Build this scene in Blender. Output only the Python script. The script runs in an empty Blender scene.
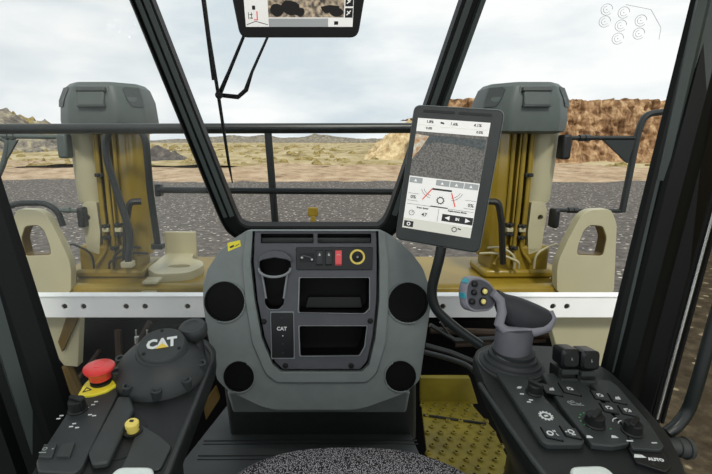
import bpy, bmesh, math, random
from mathutils import Vector, Matrix, noise
from mathutils.geometry import delaunay_2d_cdt
random.seed(7)
V = Vector
PI = math.pi
scn = bpy.context.scene
col = scn.collection

# ------------------------------------------------------------------ camera
FPX = 440.0
PITCH = math.radians(12.4)
CX, CY = 314.0, 237.0
EYE = V((0, 0, 1.2))
cam_d = bpy.data.cameras.new('camera')
cam = bpy.data.objects.new('camera', cam_d)
col.objects.link(cam)
cam.location = EYE
cam.rotation_euler = (PI / 2 - PITCH, 0, 0)
cam_d.sensor_width = 36
cam_d.lens = FPX / 712 * 36
cam_d.shift_x = (356 - CX) / 712
cam_d.clip_start = 0.02
cam_d.clip_end = 3000
scn.camera = cam

# ------------------------------------------------------------------ light
scn.view_settings.view_transform = 'Standard'
scn.view_settings.look = 'None'
scn.view_settings.gamma = 1
scn.view_settings.use_curve_mapping = False
scn.view_settings.exposure = 0.0

w = bpy.data.worlds.new('sky')
scn.world = w
w.use_nodes = True
nt = w.node_tree
nt.nodes.clear()
N = nt.nodes.new
out = N('ShaderNodeOutputWorld')
bg = N('ShaderNodeBackground')
tc = N('ShaderNodeTexCoord')
mp = N('ShaderNodeMapping')
mp.inputs['Scale'].default_value = (1.6, 1.6, 5.0)
mp.inputs['Location'].default_value = (0.35, 0.1, 0.5)
n1 = N('ShaderNodeTexNoise')
n1.inputs['Scale'].default_value = 1.7
n1.inputs['Detail'].default_value = 7
n1.inputs['Roughness'].default_value = 0.5
rp = N('ShaderNodeValToRGB')
rp.color_ramp.elements[0].position = 0.36
rp.color_ramp.elements[0].color = (0.64, 0.72, 0.77, 1)
rp.color_ramp.elements[1].position = 0.60
rp.color_ramp.elements[1].color = (0.96, 0.97, 0.97, 1)
nt.links.new(tc.outputs['Generated'], mp.inputs['Vector'])
nt.links.new(mp.outputs[0], n1.inputs['Vector'])
nt.links.new(n1.outputs['Fac'], rp.inputs['Fac'])
nt.links.new(rp.outputs[0], bg.inputs['Color'])
bg.inputs['Strength'].default_value = 1.06
nt.links.new(bg.outputs[0], out.inputs['Surface'])

sd = bpy.data.lights.new('sun', 'SUN')
sd.energy = 2.2
sd.angle = math.radians(9)
sd.color = (1.0, 0.95, 0.86)
sun = bpy.data.objects.new('sun', sd)
col.objects.link(sun)
sun.rotation_euler = (math.radians(38), math.radians(14), math.radians(-8))

# ------------------------------------------------------------------ materials
MATS = {}


def mat(name, c, rough=0.5, metal=0.0, var=0.0, vscale=20.0, bump=0.0, bscale=400.0, c2=None, spec=0.5, emit=None, coat=0.0):
    m = bpy.data.materials.new(name)
    m.use_nodes = True
    t = m.node_tree
    b = t.nodes['Principled BSDF']
    b.inputs['Roughness'].default_value = rough
    b.inputs['Metallic'].default_value = metal
    b.inputs['Specular IOR Level'].default_value = spec
    b.inputs['Coat Weight'].default_value = coat
    b.inputs['Coat Roughness'].default_value = 0.15
    tcn = t.nodes.new('ShaderNodeTexCoord')
    nz = t.nodes.new('ShaderNodeTexNoise')
    nz.inputs['Scale'].default_value = vscale
    nz.inputs['Detail'].default_value = 5
    t.links.new(tcn.outputs['Object'], nz.inputs['Vector'])
    r = t.nodes.new('ShaderNodeValToRGB')
    a = c2 if c2 else tuple(x * (1 - var) for x in c)
    e = c if c2 else tuple(min(1, x * (1 + var)) for x in c)
    r.color_ramp.elements[0].position = 0.35
    r.color_ramp.elements[1].position = 0.65
    r.color_ramp.elements[0].color = (*a, 1)
    r.color_ramp.elements[1].color = (*e, 1)
    t.links.new(nz.outputs['Fac'], r.inputs['Fac'])
    t.links.new(r.outputs[0], b.inputs['Base Color'])
    if bump:
        nb = t.nodes.new('ShaderNodeTexNoise')
        nb.inputs['Scale'].default_value = bscale
        nb.inputs['Detail'].default_value = 2
        bp = t.nodes.new('ShaderNodeBump')
        bp.inputs['Strength'].default_value = bump
        bp.inputs['Distance'].default_value = 0.002
        t.links.new(tcn.outputs['Object'], nb.inputs['Vector'])
        t.links.new(nb.outputs['Fac'], bp.inputs['Height'])
        t.links.new(bp.outputs[0], b.inputs['Normal'])
    if emit:
        t.links.new(r.outputs[0], b.inputs['Emission Color'])
        b.inputs['Emission Strength'].default_value = emit
    MATS[name] = m
    return m


mat('grey_shell', (0.215, 0.248, 0.24), 0.5, var=0.05, bump=0.25, bscale=900)
mat('grey_rim', (0.27, 0.29, 0.3), 0.42, var=0.05, bump=0.15, bscale=900)
mat('dark_grey', (0.095, 0.1, 0.112), 0.5, var=0.06, bump=0.3, bscale=900)
mat('charcoal', (0.032, 0.037, 0.037), 0.5, var=0.1, bump=0.3, bscale=700)
mat('console_black', (0.01, 0.012, 0.012), 0.42, spec=0.4, var=0.1, bump=0.3, bscale=700)
mat('console_top', (0.034, 0.041, 0.04), 0.5, var=0.1, bump=0.3, bscale=700)
mat('black', (0.004, 0.005, 0.005), 0.55, var=0.1)
mat('vent_black', (0.003, 0.003, 0.003), 0.6, spec=0.2)
mat('pit_black', (0.002, 0.002, 0.002), 0.9, spec=0.1)
mat('gloss_black', (0.006, 0.007, 0.008), 0.35, var=0.1)
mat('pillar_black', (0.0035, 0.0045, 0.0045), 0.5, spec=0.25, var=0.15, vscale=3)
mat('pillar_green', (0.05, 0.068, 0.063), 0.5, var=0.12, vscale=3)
mat('rubber', (0.022, 0.026, 0.027), 0.6, var=0.1)
mat('boot_grey', (0.09, 0.092, 0.108), 0.55, var=0.08)
mat('grip_rim', (0.27, 0.27, 0.31), 0.5, var=0.05)
mat('grip_dark', (0.035, 0.036, 0.042), 0.6, var=0.1, bump=0.4, bscale=500)
mat('rail_steel', (0.90, 0.93, 0.91), 0.5, 0.0, var=0.12, vscale=2.0)
mat('chrome', (0.75, 0.77, 0.76), 0.25, 0.9)
mat('silver_pad', (0.75, 0.82, 0.78), 0.4, 0.3)
mat('ochre', (0.215, 0.148, 0.014), 0.42, var=0.16, vscale=4, coat=0.15, spec=0.3)
mat('ochre_gloss', (0.22, 0.152, 0.015), 0.16, var=0.1, vscale=3, coat=0.6)
mat('ochre_dark', (0.1, 0.06, 0.008), 0.45, var=0.2, vscale=6)
mat('cream', (0.4, 0.375, 0.245), 0.42, var=0.06, vscale=3)  # own beige on pierced brackets and support plates; painted-in glare on towers, deck
mat('rust_brown', (0.030, 0.014, 0.005), 0.6, var=0.4, vscale=5)
mat('cap_grey', (0.07, 0.088, 0.082), 0.5, var=0.05)
mat('cap_dark', (0.035, 0.044, 0.042), 0.5, var=0.1)
mat('tube_dark', (0.01, 0.014, 0.0135), 0.35, var=0.1)
mat('red', (0.8, 0.05, 0.045), 0.35, var=0.08, coat=0.3)
mat('switch_red', (0.95, 0.12, 0.13), 0.4)
mat('yellow', (0.95, 0.83, 0.05), 0.45)
mat('yellow_ring', (0.92, 0.74, 0.16), 0.4)
mat('logo_yellow', (0.85, 0.60, 0.08), 0.4)
mat('white_print', (0.75, 0.78, 0.76), 0.5)
mat('grey_print', (0.30, 0.34, 0.33), 0.5)
mat('green_print', (0.08, 0.45, 0.16), 0.5)
mat('button_yellow', (1.0, 0.86, 0.3), 0.35)
mat('teal', (0.05, 0.40, 0.50), 0.4)
mat('footplate', (0.21, 0.165, 0.012), 0.42, var=0.2, vscale=8, bump=0.2, bscale=200)
mat('mat_rubber', (0.06, 0.068, 0.067), 0.55, var=0.12, vscale=6, bump=0.3, bscale=300)
mat('scr_white', (0.72, 0.72, 0.69), 0.3, emit=0.45)
mat('scr_warm', (0.60, 0.60, 0.53), 0.3, emit=0.4)
mat('scr_grey', (0.30, 0.32, 0.32), 0.3, emit=0.4)
mat('scr_dark', (0.02, 0.02, 0.02), 0.3, emit=0.1)
mat('scr_red', (0.60, 0.06, 0.05), 0.3, emit=0.5)
mat('scr_road', (0.10, 0.095, 0.085), 0.3, var=0.5, vscale=260, emit=0.6)
mat('scr_road_dark', (0.055, 0.065, 0.065), 0.3, var=0.3, vscale=200, emit=0.5)
mat('scr_rock', (0.42, 0.34, 0.24), 0.3, c2=(0.05, 0.045, 0.04), vscale=110, emit=0.6)
mat('scr_rust', (0.35, 0.17, 0.06), 0.3, c2=(0.5, 0.5, 0.42), vscale=90, emit=0.5)
mat('ring_reflection', (0.42, 0.46, 0.48), 0.5)  # glass reflection put into a pale surface colour


def fabric():
    m = bpy.data.materials.new('tweed')
    m.use_nodes = True
    t = m.node_tree
    b = t.nodes['Principled BSDF']
    b.inputs['Roughness'].default_value = 0.95
    b.inputs['Specular IOR Level'].default_value = 0.1
    tcn = t.nodes.new('ShaderNodeTexCoord')
    a = t.nodes.new('ShaderNodeTexVoronoi')
    a.inputs['Scale'].default_value = 430
    mpn = t.nodes.new('ShaderNodeMapping')
    mpn.inputs['Rotation'].default_value = (0, 0, 0.7)
    mpn.inputs['Scale'].default_value = (1, 0.55, 1)
    r = t.nodes.new('ShaderNodeValToRGB')
    r.color_ramp.elements[0].position = 0.25
    r.color_ramp.elements[0].color = (0.36, 0.35, 0.37, 1)
    r.color_ramp.elements[1].position = 0.55
    r.color_ramp.elements[1].color = (0.015, 0.014, 0.016, 1)
    t.links.new(tcn.outputs['Object'], mpn.inputs['Vector'])
    t.links.new(mpn.outputs[0], a.inputs['Vector'])
    t.links.new(a.outputs['Distance'], r.inputs['Fac'])
    t.links.new(r.outputs[0], b.inputs['Base Color'])
    MATS['tweed'] = m


fabric()


def ground_mat(name, stops, scale, bump=0.6, vor=0.0, vs=8.0, pebble=(0.8, 0.78, 0.72), stretch=(1, 1, 1)):
    m = bpy.data.materials.new(name)
    m.use_nodes = True
    t = m.node_tree
    b = t.nodes['Principled BSDF']
    b.inputs['Roughness'].default_value = 0.95
    b.inputs['Specular IOR Level'].default_value = 0.15
    tcn = t.nodes.new('ShaderNodeTexCoord')
    mpn = t.nodes.new('ShaderNodeMapping')
    mpn.inputs['Scale'].default_value = stretch
    t.links.new(tcn.outputs['Object'], mpn.inputs['Vector'])
    nz = t.nodes.new('ShaderNodeTexNoise')
    nz.inputs['Scale'].default_value = scale
    nz.inputs['Detail'].default_value = 9
    nz.inputs['Roughness'].default_value = 0.7
    t.links.new(mpn.outputs[0], nz.inputs['Vector'])
    r = t.nodes.new('ShaderNodeValToRGB')
    while len(r.color_ramp.elements) < len(stops):
        r.color_ramp.elements.new(0.5)
    for e, (p, c) in zip(r.color_ramp.elements, stops):
        e.position = p
        e.color = (*c, 1)
    t.links.new(nz.outputs['Fac'], r.inputs['Fac'])
    src = r.outputs[0]
    if vor:
        vn = t.nodes.new('ShaderNodeTexVoronoi')
        vn.inputs['Scale'].default_value = vs
        t.links.new(tcn.outputs['Object'], vn.inputs['Vector'])
        cr = t.nodes.new('ShaderNodeValToRGB')
        cr.color_ramp.elements[0].position = vor
        cr.color_ramp.elements[0].color = (1, 1, 1, 1)
        cr.color_ramp.elements[1].position = vor + 0.06
        cr.color_ramp.elements[1].color = (0, 0, 0, 1)
        t.links.new(vn.outputs['Distance'], cr.inputs['Fac'])
        mx = t.nodes.new('ShaderNodeMix')
        mx.data_type = 'RGBA'
        mx.inputs['B'].default_value = (*pebble, 1)
        t.links.new(cr.outputs[0], mx.inputs['Factor'])
        t.links.new(src, mx.inputs['A'])
        src = mx.outputs['Result']
    t.links.new(src, b.inputs['Base Color'])
    bp = t.nodes.new('ShaderNodeBump')
    bp.inputs['Strength'].default_value = bump
    bp.inputs['Distance'].default_value = 0.3
    t.links.new(nz.outputs['Fac'], bp.inputs['Height'])
    t.links.new(bp.outputs[0], b.inputs['Normal'])
    MATS[name] = m


ground_mat('gravel', [(0.30, (0.060, 0.053, 0.047)), (0.5, (0.112, 0.100, 0.091)), (0.72, (0.24, 0.215, 0.195))], 3.0, 0.3, 0.16, 3.2, (0.55, 0.51, 0.46))
ground_mat('dry_field', [(0.34, (0.13, 0.10, 0.045)), (0.46, (0.34, 0.27, 0.13)), (0.60, (0.50, 0.42, 0.26))], 0.16, 0.6, stretch=(1, 0.6, 1))
ground_mat('dirt_bank', [(0.32, (0.20, 0.13, 0.08)), (0.5, (0.42, 0.31, 0.20)), (0.70, (0.58, 0.46, 0.33))], 0.45, 0.8)
ground_mat('cliff_rock', [(0.36, (0.075, 0.038, 0.018)), (0.5, (0.30, 0.175, 0.09)), (0.62, (0.54, 0.37, 0.21))], 0.55, 1.0, stretch=(1.6, 1, 0.25))
ground_mat('mound_rock', [(0.33, (0.26, 0.17, 0.08)), (0.5, (0.60, 0.46, 0.26)), (0.66, (0.82, 0.70, 0.46))], 0.7, 1.0)
ground_mat('grey_scree', [(0.35, (0.06, 0.055, 0.055)), (0.5, (0.20, 0.18, 0.15)), (0.68, (0.45, 0.40, 0.26))], 0.35, 1.0)
ground_mat('scrub', [(0.3, (0.10, 0.085, 0.03)), (0.5, (0.30, 0.235, 0.09)), (0.7, (0.50, 0.40, 0.20))], 1.5, 0.6)
ground_mat('dark_rock', [(0.3, (0.05, 0.045, 0.045)), (0.5, (0.10, 0.09, 0.085)), (0.7, (0.22, 0.19, 0.15))], 0.8, 0.6)


def glass_mat(name, tint, gloss, haze):
    m = bpy.data.materials.new(name)
    m.use_nodes = True
    t = m.node_tree
    t.nodes.clear()
    o = t.nodes.new('ShaderNodeOutputMaterial')
    tr = t.nodes.new('ShaderNodeBsdfTransparent')
    tr.inputs['Color'].default_value = (*tint, 1)
    gl = t.nodes.new('ShaderNodeBsdfGlossy')
    gl.inputs['Roughness'].default_value = 0.02
    gl.inputs['Color'].default_value = (1, 1, 1, 1)
    m1 = t.nodes.new('ShaderNodeMixShader')
    m1.inputs[0].default_value = gloss
    t.links.new(tr.outputs[0], m1.inputs[1])
    t.links.new(gl.outputs[0], m1.inputs[2])
    last = m1
    if haze:
        df = t.nodes.new('ShaderNodeBsdfDiffuse')
        df.inputs['Color'].default_value = (0.75, 0.8, 0.78, 1)
        tn = t.nodes.new('ShaderNodeTexCoord')
        nz = t.nodes.new('ShaderNodeTexNoise')
        nz.inputs['Scale'].default_value = 3.0
        mr = t.nodes.new('ShaderNodeMapRange')
        mr.inputs['From Min'].default_value = 0.3
        mr.inputs['From Max'].default_value = 0.7
        mr.inputs['To Min'].default_value = haze * 0.4
        mr.inputs['To Max'].default_value = haze * 1.6
        t.links.new(tn.outputs['Object'], nz.inputs['Vector'])
        t.links.new(nz.outputs['Fac'], mr.inputs['Value'])
        m2 = t.nodes.new('ShaderNodeMixShader')
        t.links.new(mr.outputs[0], m2.inputs[0])
        t.links.new(m1.outputs[0], m2.inputs[1])
        t.links.new(df.outputs[0], m2.inputs[2])
        last = m2
    t.links.new(last.outputs[0], o.inputs['Surface'])
    MATS[name] = m


glass_mat('glass_clear', (0.985, 0.99, 0.985), 0.0004, 0)
glass_mat('glass_reflection_haze', (0.985, 0.99, 0.985), 0.0004, 0.035)  # pale diffuse film painted in for the whitish reflection on the left pane
glass_mat('glass_tint', (0.66, 0.62, 0.52), 0.0004, 0)


# ------------------------------------------------------------------ pixel -> point
def ray(px, py):
    a = (px - CX) / FPX
    b = (CY - py) / FPX
    f = V((0, math.cos(PITCH), -math.sin(PITCH)))
    u = V((0, math.sin(PITCH), math.cos(PITCH)))
    return f + V((1, 0, 0)) * a + u * b


def at(px, py, y=None, z=None, d=None):
    r = ray(px, py)
    if y is not None:
        return EYE + r * (y / r.y)
    if z is not None:
        return EYE + r * ((z - EYE.z) / r.z)
    return EYE + r * d


# ------------------------------------------------------------------ mesh builder
class MB:
    def __init__(s):
        s.v = []
        s.f = []

    def add(s, vs, fs):
        o = len(s.v)
        s.v += [V(p) for p in vs]
        s.f += [tuple(i + o for i in f) for f in fs]
        return s

    def box(s, c, size, rot=None):
        c = V(c)
        hx, hy, hz = [q / 2 for q in size]
        vs = [V((x, y, z)) for x in (-hx, hx) for y in (-hy, hy) for z in (-hz, hz)]
        if rot:
            vs = [rot @ p for p in vs]
        return s.add([c + p for p in vs], [(0, 1, 3, 2), (4, 6, 7, 5), (0, 4, 5, 1), (2, 3, 7, 6), (0, 2, 6, 4), (1, 5, 7, 3)])

    def loft(s, rings, cap0=True, cap1=True):
        n = len(rings[0])
        vs = [p for r in rings for p in r]
        fs = []
        for k in range(len(rings) - 1):
            for i in range(n):
                j = (i + 1) % n
                fs.append((k * n + i, k * n + j, (k + 1) * n + j, (k + 1) * n + i))
        if cap0:
            fs.append(tuple(range(n))[::-1])
        if cap1:
            fs.append(tuple((len(rings) - 1) * n + i for i in range(n)))
        return s.add(vs, fs)

    def tube(s, pts, r, n=10, closed=False, smooth=0):
        pts = [V(p) for p in pts]
        if smooth:
            pts = fillet(pts, smooth)
        rs = r if isinstance(r, (list, tuple)) else [r] * len(pts)
        rings = []
        prev = None
        m = len(pts)
        for i, p in enumerate(pts):
            if closed:
                t = (pts[(i + 1) % m] - pts[i - 1]).normalized()
            else:
                t = (pts[min(i + 1, m - 1)] - pts[max(i - 1, 0)]).normalized()
            if prev is None:
                a = V((0, 0, 1)) if abs(t.z) < 0.9 else V((1, 0, 0))
                u = t.cross(a).normalized()
            else:
                u = (prev - t * prev.dot(t)).normalized()
            prev = u
            w_ = t.cross(u)
            rings.append([p + (u * math.cos(2 * PI * k / n) + w_ * math.sin(2 * PI * k / n)) * rs[min(i, len(rs) - 1)] for k in range(n)])
        if closed:
            rings.append(rings[0])
            return s.loft(rings, False, False)
        return s.loft(rings)

    def sweep(s, pts, profile, side, nrm):
        """profile = [(a, b)] along side (per point) and nrm"""
        rings = []
        m = len(pts)
        for i, p in enumerate(pts):
            t0 = (pts[i] - pts[max(i - 1, 0)])
            t1 = (pts[min(i + 1, m - 1)] - pts[i])
            t0 = t0.normalized() if t0.length > 1e-9 else t1.normalized()
            t1 = t1.normalized() if t1.length > 1e-9 else t0
            t = (t0 + t1).normalized()
            u = t.cross(nrm).normalized() * side
            k = 1 / max(0.5, t.dot(t1))
            rings.append([p + u * a * k + nrm * b for a, b in profile])
        return s.loft(rings)

    def build(s, name, m, parent=None, bevel=0.0, sharp=35, seg=2, subsurf=0, extra=None):
        me = bpy.data.meshes.new(name)
        me.from_pydata([tuple(p) for p in s.v], [], s.f)
        bm = bmesh.new()
        bm.from_mesh(me)
        bmesh.ops.remove_doubles(bm, verts=bm.verts, dist=1e-6)
        bmesh.ops.recalc_face_normals(bm, faces=bm.faces)
        bm.to_mesh(me)
        bm.free()
        me.materials.append(MATS[m])
        for p in me.polygons:
            p.use_smooth = True
        me.set_sharp_from_angle(angle=math.radians(sharp))
        o = bpy.data.objects.new(name, me)
        col.objects.link(o)
        if parent:
            o.parent = parent
            o.matrix_parent_inverse = Matrix.Translation(parent_world(parent)).inverted()
        if bevel:
            b = o.modifiers.new('bevel', 'BEVEL')
            b.width = bevel
            b.segments = seg
            b.limit_method = 'ANGLE'
            b.angle_limit = math.radians(32)
            b.harden_normals = False
        if subsurf:
            b = o.modifiers.new('sub', 'SUBSURF')
            b.levels = subsurf
            b.render_levels = subsurf
        return o


def parent_world(p):
    t = V((0, 0, 0))
    while p:
        t = t + V(p.location)
        if p.parent:
            t = t + p.matrix_parent_inverse.to_translation()
        p = p.parent
    return t


def thing(name, label, cat, loc=(0, 0, 0), group=None):
    o = bpy.data.objects.new(name, None)
    o.empty_display_size = 0.05
    col.objects.link(o)
    o.location = loc
    o['label'] = label
    o['category'] = cat
    if group:
        o['group'] = group
    return o


def tag(o, label, cat, group=None, kind=None):
    o['label'] = label
    o['category'] = cat
    if group:
        o['group'] = group
    if kind:
        o['kind'] = kind
    return o


def struct(o):
    o['kind'] = 'structure'
    return o


def fillet(pts, r, seg=5):
    out_ = [pts[0]]
    for i in range(1, len(pts) - 1):
        a, b, c = pts[i - 1], pts[i], pts[i + 1]
        d0, d1 = (a - b), (c - b)
        k = min(r, d0.length * 0.49, d1.length * 0.49)
        p0, p1 = b + d0.normalized() * k, b + d1.normalized() * k
        for j in range(seg + 1):
            t = j / seg
            out_.append(p0 * (1 - t) ** 2 + b * 2 * t * (1 - t) + p1 * t * t)
    out_.append(pts[-1])
    return out_


def rpoly(pts, r, seg=4):
    pts = [V((p[0], p[1])) for p in pts]
    out_ = []
    n = len(pts)
    for i in range(n):
        a, b, c = pts[i - 1], pts[i], pts[(i + 1) % n]
        d0, d1 = (a - b), (c - b)
        k = min(r, d0.length * 0.45, d1.length * 0.45)
        p0, p1 = b + d0.normalized() * k, b + d1.normalized() * k
        for j in range(seg + 1):
            t = j / seg
            q = p0 * (1 - t) ** 2 + b * 2 * t * (1 - t) + p1 * t * t
            out_.append((q.x, q.y))
    return out_


def rrect(u, v, w_, h, r=0.002, seg=3):
    return rpoly([(u - w_ / 2, v - h / 2), (u + w_ / 2, v - h / 2), (u + w_ / 2, v + h / 2), (u - w_ / 2, v + h / 2)], r, seg)


def circ(u, v, r, n=24, ry=None):
    ry = r if ry is None else ry
    return [(u + r * math.cos(2 * PI * k / n), v + ry * math.sin(2 * PI * k / n)) for k in range(n)]


def scale_poly(pts, s_, c=None):
    if c is None:
        c = (sum(p[0] for p in pts) / len(pts), sum(p[1] for p in pts) / len(pts))
    return [(c[0] + (p[0] - c[0]) * s_, c[1] + (p[1] - c[1]) * s_) for p in pts]


class Frame:
    """a flat working face: origin, right, up; n points off the face"""
    def __init__(s, o, u, v):
        s.o = V(o)
        s.u = V(u).normalized()
        s.n = s.u.cross(V(v)).normalized()
        s.v = s.n.cross(s.u).normalized()

    def P(s, u, v, h=0.0):
        return s.o + s.u * u + s.v * v + s.n * h

    def L(s, px, py, h=0.0):
        r = ray(px, py)
        o = s.o + s.n * h
        t = (o - EYE).dot(s.n) / r.dot(s.n)
        d = EYE + r * t - s.o
        return (d.dot(s.u), d.dot(s.v))

    def LL(s, pts, h=0.0):
        return [s.L(x, y, h) for x, y in pts]

    def prism(s, mb, poly, h0, h1, s1=1.0):
        top = scale_poly(poly, s1) if s1 != 1.0 else poly
        return mb.loft([[s.P(a, b, h0) for a, b in poly], [s.P(a, b, h1) for a, b in top]])

    def levels(s, mb, lev):
        return mb.loft([[s.P(a, b, h) for a, b in poly] for poly, h in lev])

    def plate(s, mb, outer, holes, h0, h1, back=True):
        polys = []
        for q in [outer] + holes:
            c = []
            for p in q:
                if not c or (p[0] - c[-1][0]) ** 2 + (p[1] - c[-1][1]) ** 2 > 1e-10:
                    c.append((p[0], p[1]))
            if (c[0][0] - c[-1][0]) ** 2 + (c[0][1] - c[-1][1]) ** 2 <= 1e-10:
                c.pop()
            polys.append(c)
        flat = [p for q in polys for p in q]
        edges = []
        k = 0
        for q in polys:
            edges += [(k + i, k + (i + 1) % len(q)) for i in range(len(q))]
            k += len(q)
        res = delaunay_2d_cdt([V(p) for p in flat], edges, [], 0, 1e-7)
        cv = [(p[0], p[1]) for p in res[0]]
        back_of = []
        for src in res[3]:
            back_of.append(src[0] if src else -1)

        def odd(x, y):
            c = False
            for q in polys:
                j = len(q) - 1
                for i in range(len(q)):
                    if (q[i][1] > y) != (q[j][1] > y) and x < (q[j][0] - q[i][0]) * (y - q[i][1]) / (q[j][1] - q[i][1]) + q[i][0]:
                        c = not c
                    j = i
            return c
        tris = []
        for f in res[2]:
            x = sum(cv[i][0] for i in f) / len(f)
            y = sum(cv[i][1] for i in f) / len(f)
            if odd(x, y) and all(back_of[i] >= 0 for i in f):
                tris.append(tuple(back_of[i] for i in f))
        n = len(flat)
        vs = [s.P(a, b, h1) for a, b in flat] + [s.P(a, b, h0) for a, b in flat]
        fs = [tuple(t) for t in tris]
        if back:
            fs += [tuple(i + n for i in t) for t in tris]
        k = 0
        for q in polys:
            m = len(q)
            for i in range(m):
                j = (i + 1) % m
                fs.append((k + i, k + j, k + j + n, k + i + n))
            k += m
        return mb.add(vs, fs)

    def lathe(s, mb, u, v, prof, n=28, ry=1.0):
        return mb.loft([[s.P(u + r * math.cos(2 * PI * k / n), v + ry * r * math.sin(2 * PI * k / n), h) for k in range(n)] for r, h in prof])

    def ring(s, mb, u, v, r0, r1, h0, h1, n=28):
        rings = [[s.P(u + r * math.cos(2 * PI * k / n), v + r * math.sin(2 * PI * k / n), h) for k in range(n)] for r, h in ((r0, h0), (r1, h0), (r1, h1), (r0, h1), (r0, h0))]
        return mb.loft(rings, False, False)

    def rod(s, mb, a, b, r, h, n=6):
        return mb.tube([s.P(*a, h), s.P(*b, h)], r, n)

    def bar(s, mb, a, b, w_, h0, h1):
        a, b = V(a), V(b)
        d = (b - a).normalized()
        q = V((-d.y, d.x)) * w_ / 2
        return s.prism(mb, [tuple(a + q), tuple(a - q), tuple(b - q), tuple(b + q)], h0, h1)

    def arc(s, mb, u, v, r, a0, a1, w_, h0, h1, n=10):
        for k in range(n):
            t0 = math.radians(a0 + (a1 - a0) * k / n)
            t1 = math.radians(a0 + (a1 - a0) * (k + 1) / n)
            s.bar(mb, (u + r * math.cos(t0), v + r * math.sin(t0)), (u + r * math.cos(t1), v + r * math.sin(t1)), w_, h0, h1)
        return mb

    def gear(s, mb, u, v, r, h0, h1, teeth=10):
        s.ring(mb, u, v, r * 0.62, r * 0.82, h0, h1, 20)
        for k in range(teeth):
            t = 2 * PI * k / teeth
            s.bar(mb, (u + r * 0.8 * math.cos(t), v + r * 0.8 * math.sin(t)), (u + r * math.cos(t), v + r * math.sin(t)), r * 0.22, h0, h1)
        return mb

    def text(s, mb, txt, u, v, size, h, rot=0.0, bold=0.0, sx=1.0, thick=0.0006, shear=0.0):
        cu = bpy.data.curves.new('writing', 'FONT')
        cu.body = txt
        cu.size = size
        cu.align_x = 'CENTER'
        cu.align_y = 'CENTER'
        cu.offset = bold
        cu.extrude = thick / 2
        cu.shear = shear
        cu.resolution_u = 2
        o = bpy.data.objects.new('writing', cu)
        col.objects.link(o)
        dg = bpy.context.evaluated_depsgraph_get()
        me = bpy.data.meshes.new_from_object(o.evaluated_get(dg))
        c, q = math.cos(rot), math.sin(rot)
        vs = [s.P(u + (p.co.x * sx) * c - p.co.y * q, v + (p.co.x * sx) * q + p.co.y * c, h + p.co.z) for p in me.vertices]
        fs = [tuple(f.vertices) for f in me.polygons]
        bpy.data.objects.remove(o)
        bpy.data.curves.remove(cu)
        bpy.data.meshes.remove(me)
        return mb.add(vs, fs)


# ================================================================== OUTSIDE GROUND
GZ = -2.7


def grid(name, m, fx, nu, nv, sharp=180):
    mb = MB()
    vs = [fx(i / nu, j / nv) for j in range(nv + 1) for i in range(nu + 1)]
    fs = [(j * (nu + 1) + i, j * (nu + 1) + i + 1, (j + 1) * (nu + 1) + i + 1, (j + 1) * (nu + 1) + i) for j in range(nv) for i in range(nu)]
    mb.add(vs, fs)
    return mb.build(name, m, sharp=sharp)


def nz(x, y, z=0, s=1.0, o=4):
    return noise.fractal(V((x * s, y * s, z * s)), 1.0, 2.0, o)


struct(grid('gravel_ground', 'gravel', lambda a, b: V((-160 + 320 * a, -20 + 66 * b, GZ + 0.03 * nz(320 * a, 66 * b, 0, 0.5))), 160, 60))


def bank(a, b):
    x = -260 + 560 * a
    y = 41 + 2.2 * nz(x, 0, 3, 0.06) + b * 40
    z = GZ - 0.1 + 1.1 * min(1, b * 5) * (0.35 + 0.3 * nz(x, y, 0, 0.12)) + 0.12 * nz(x, y, 0, 1.1)
    return V((x, y, z))


struct(grid('dirt_verge', 'dirt_bank', bank, 420, 60))


def field(a, b):
    y = 62 + 900 * b * b
    x = (-1 + 2 * a) * (200 + y * 0.9)
    z = GZ + 0.25 + 0.5 * nz(x, y, 0, 0.05) + 0.35 * nz(x, y, 5, 0.3) + 0.0008 * y
    return V((x, y, z))


struct(grid('dry_grass_field', 'dry_field', field, 260, 160))


def cliff(a, b):
    x = 17 + 110 * a
    top = 8.1 + 0.25 * nz(x, 2, 0, 0.25) + 0.3 * nz(x, 9, 0, 0.8)
    k = max(0.0, min(1.0, (x - 17) / 6))
    h = GZ + (top - GZ) * b * (0.55 + 0.45 * k)
    flute = abs(noise.noise(V((x * 0.55 + 0.5 * b, 1.7, b * 0.9)))) * 2.6 + abs(noise.noise(V((x * 1.5, 4.2, b * 2.5)))) * 1.1
    y = 76 + 5.0 * b - 3.2 * (1 - b) ** 3 - 1.5 * flute * (0.4 + 0.8 * b * (1 - b) * 2.5) + 1.0 * nz(x, h, 0, 0.7)
    return V((x, y, h))


struct(grid('cliff', 'cliff_rock', cliff, 420, 70))
struct(grid('cliff_top', 'cliff_rock', lambda a, b: V((27 + 100 * a, 84 + 60 * b, 7.6 + 0.5 * nz(110 * a, 60 * b, 0, 0.4) - 0.5 * b)), 80, 20))


def mound(name, m, cx, cy, rx, ry, hh, seed, rough=0.5, sc=0.4):
    def f(a, b):
        t = 2 * PI * a
        r = b
        x = cx + rx * r * math.cos(t)
        y = cy + ry * r * math.sin(t)
        prof = (1 - r ** 1.6)
        z = GZ + hh * prof * (1 + rough * nz(x + seed, y, 0, sc)) + (0.15 * hh * nz(x, y, seed, sc * 2.5) if r < 0.98 else 0)
        return V((x, y, z))
    return struct(grid(name, m, f, 120, 40))


mound('straw_mound', 'mound_rock', 20.5, 88, 11.0, 7, 7.6, 3, 0.3, 0.25)
mound('scree_hill', 'grey_scree', -125, 158, 52, 28, 14.5, 11, 0.4, 0.08)
mound('far_hill', 'grey_scree', -20, 620, 260, 60, 9.0, 5, 0.5, 0.02)
mound('dark_rock_bank', 'dark_rock', -28.5, 82, 6.5, 3, 2.3, 9, 0.5, 0.5)

# scrub: clumps nobody could count
mb = MB()


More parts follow.
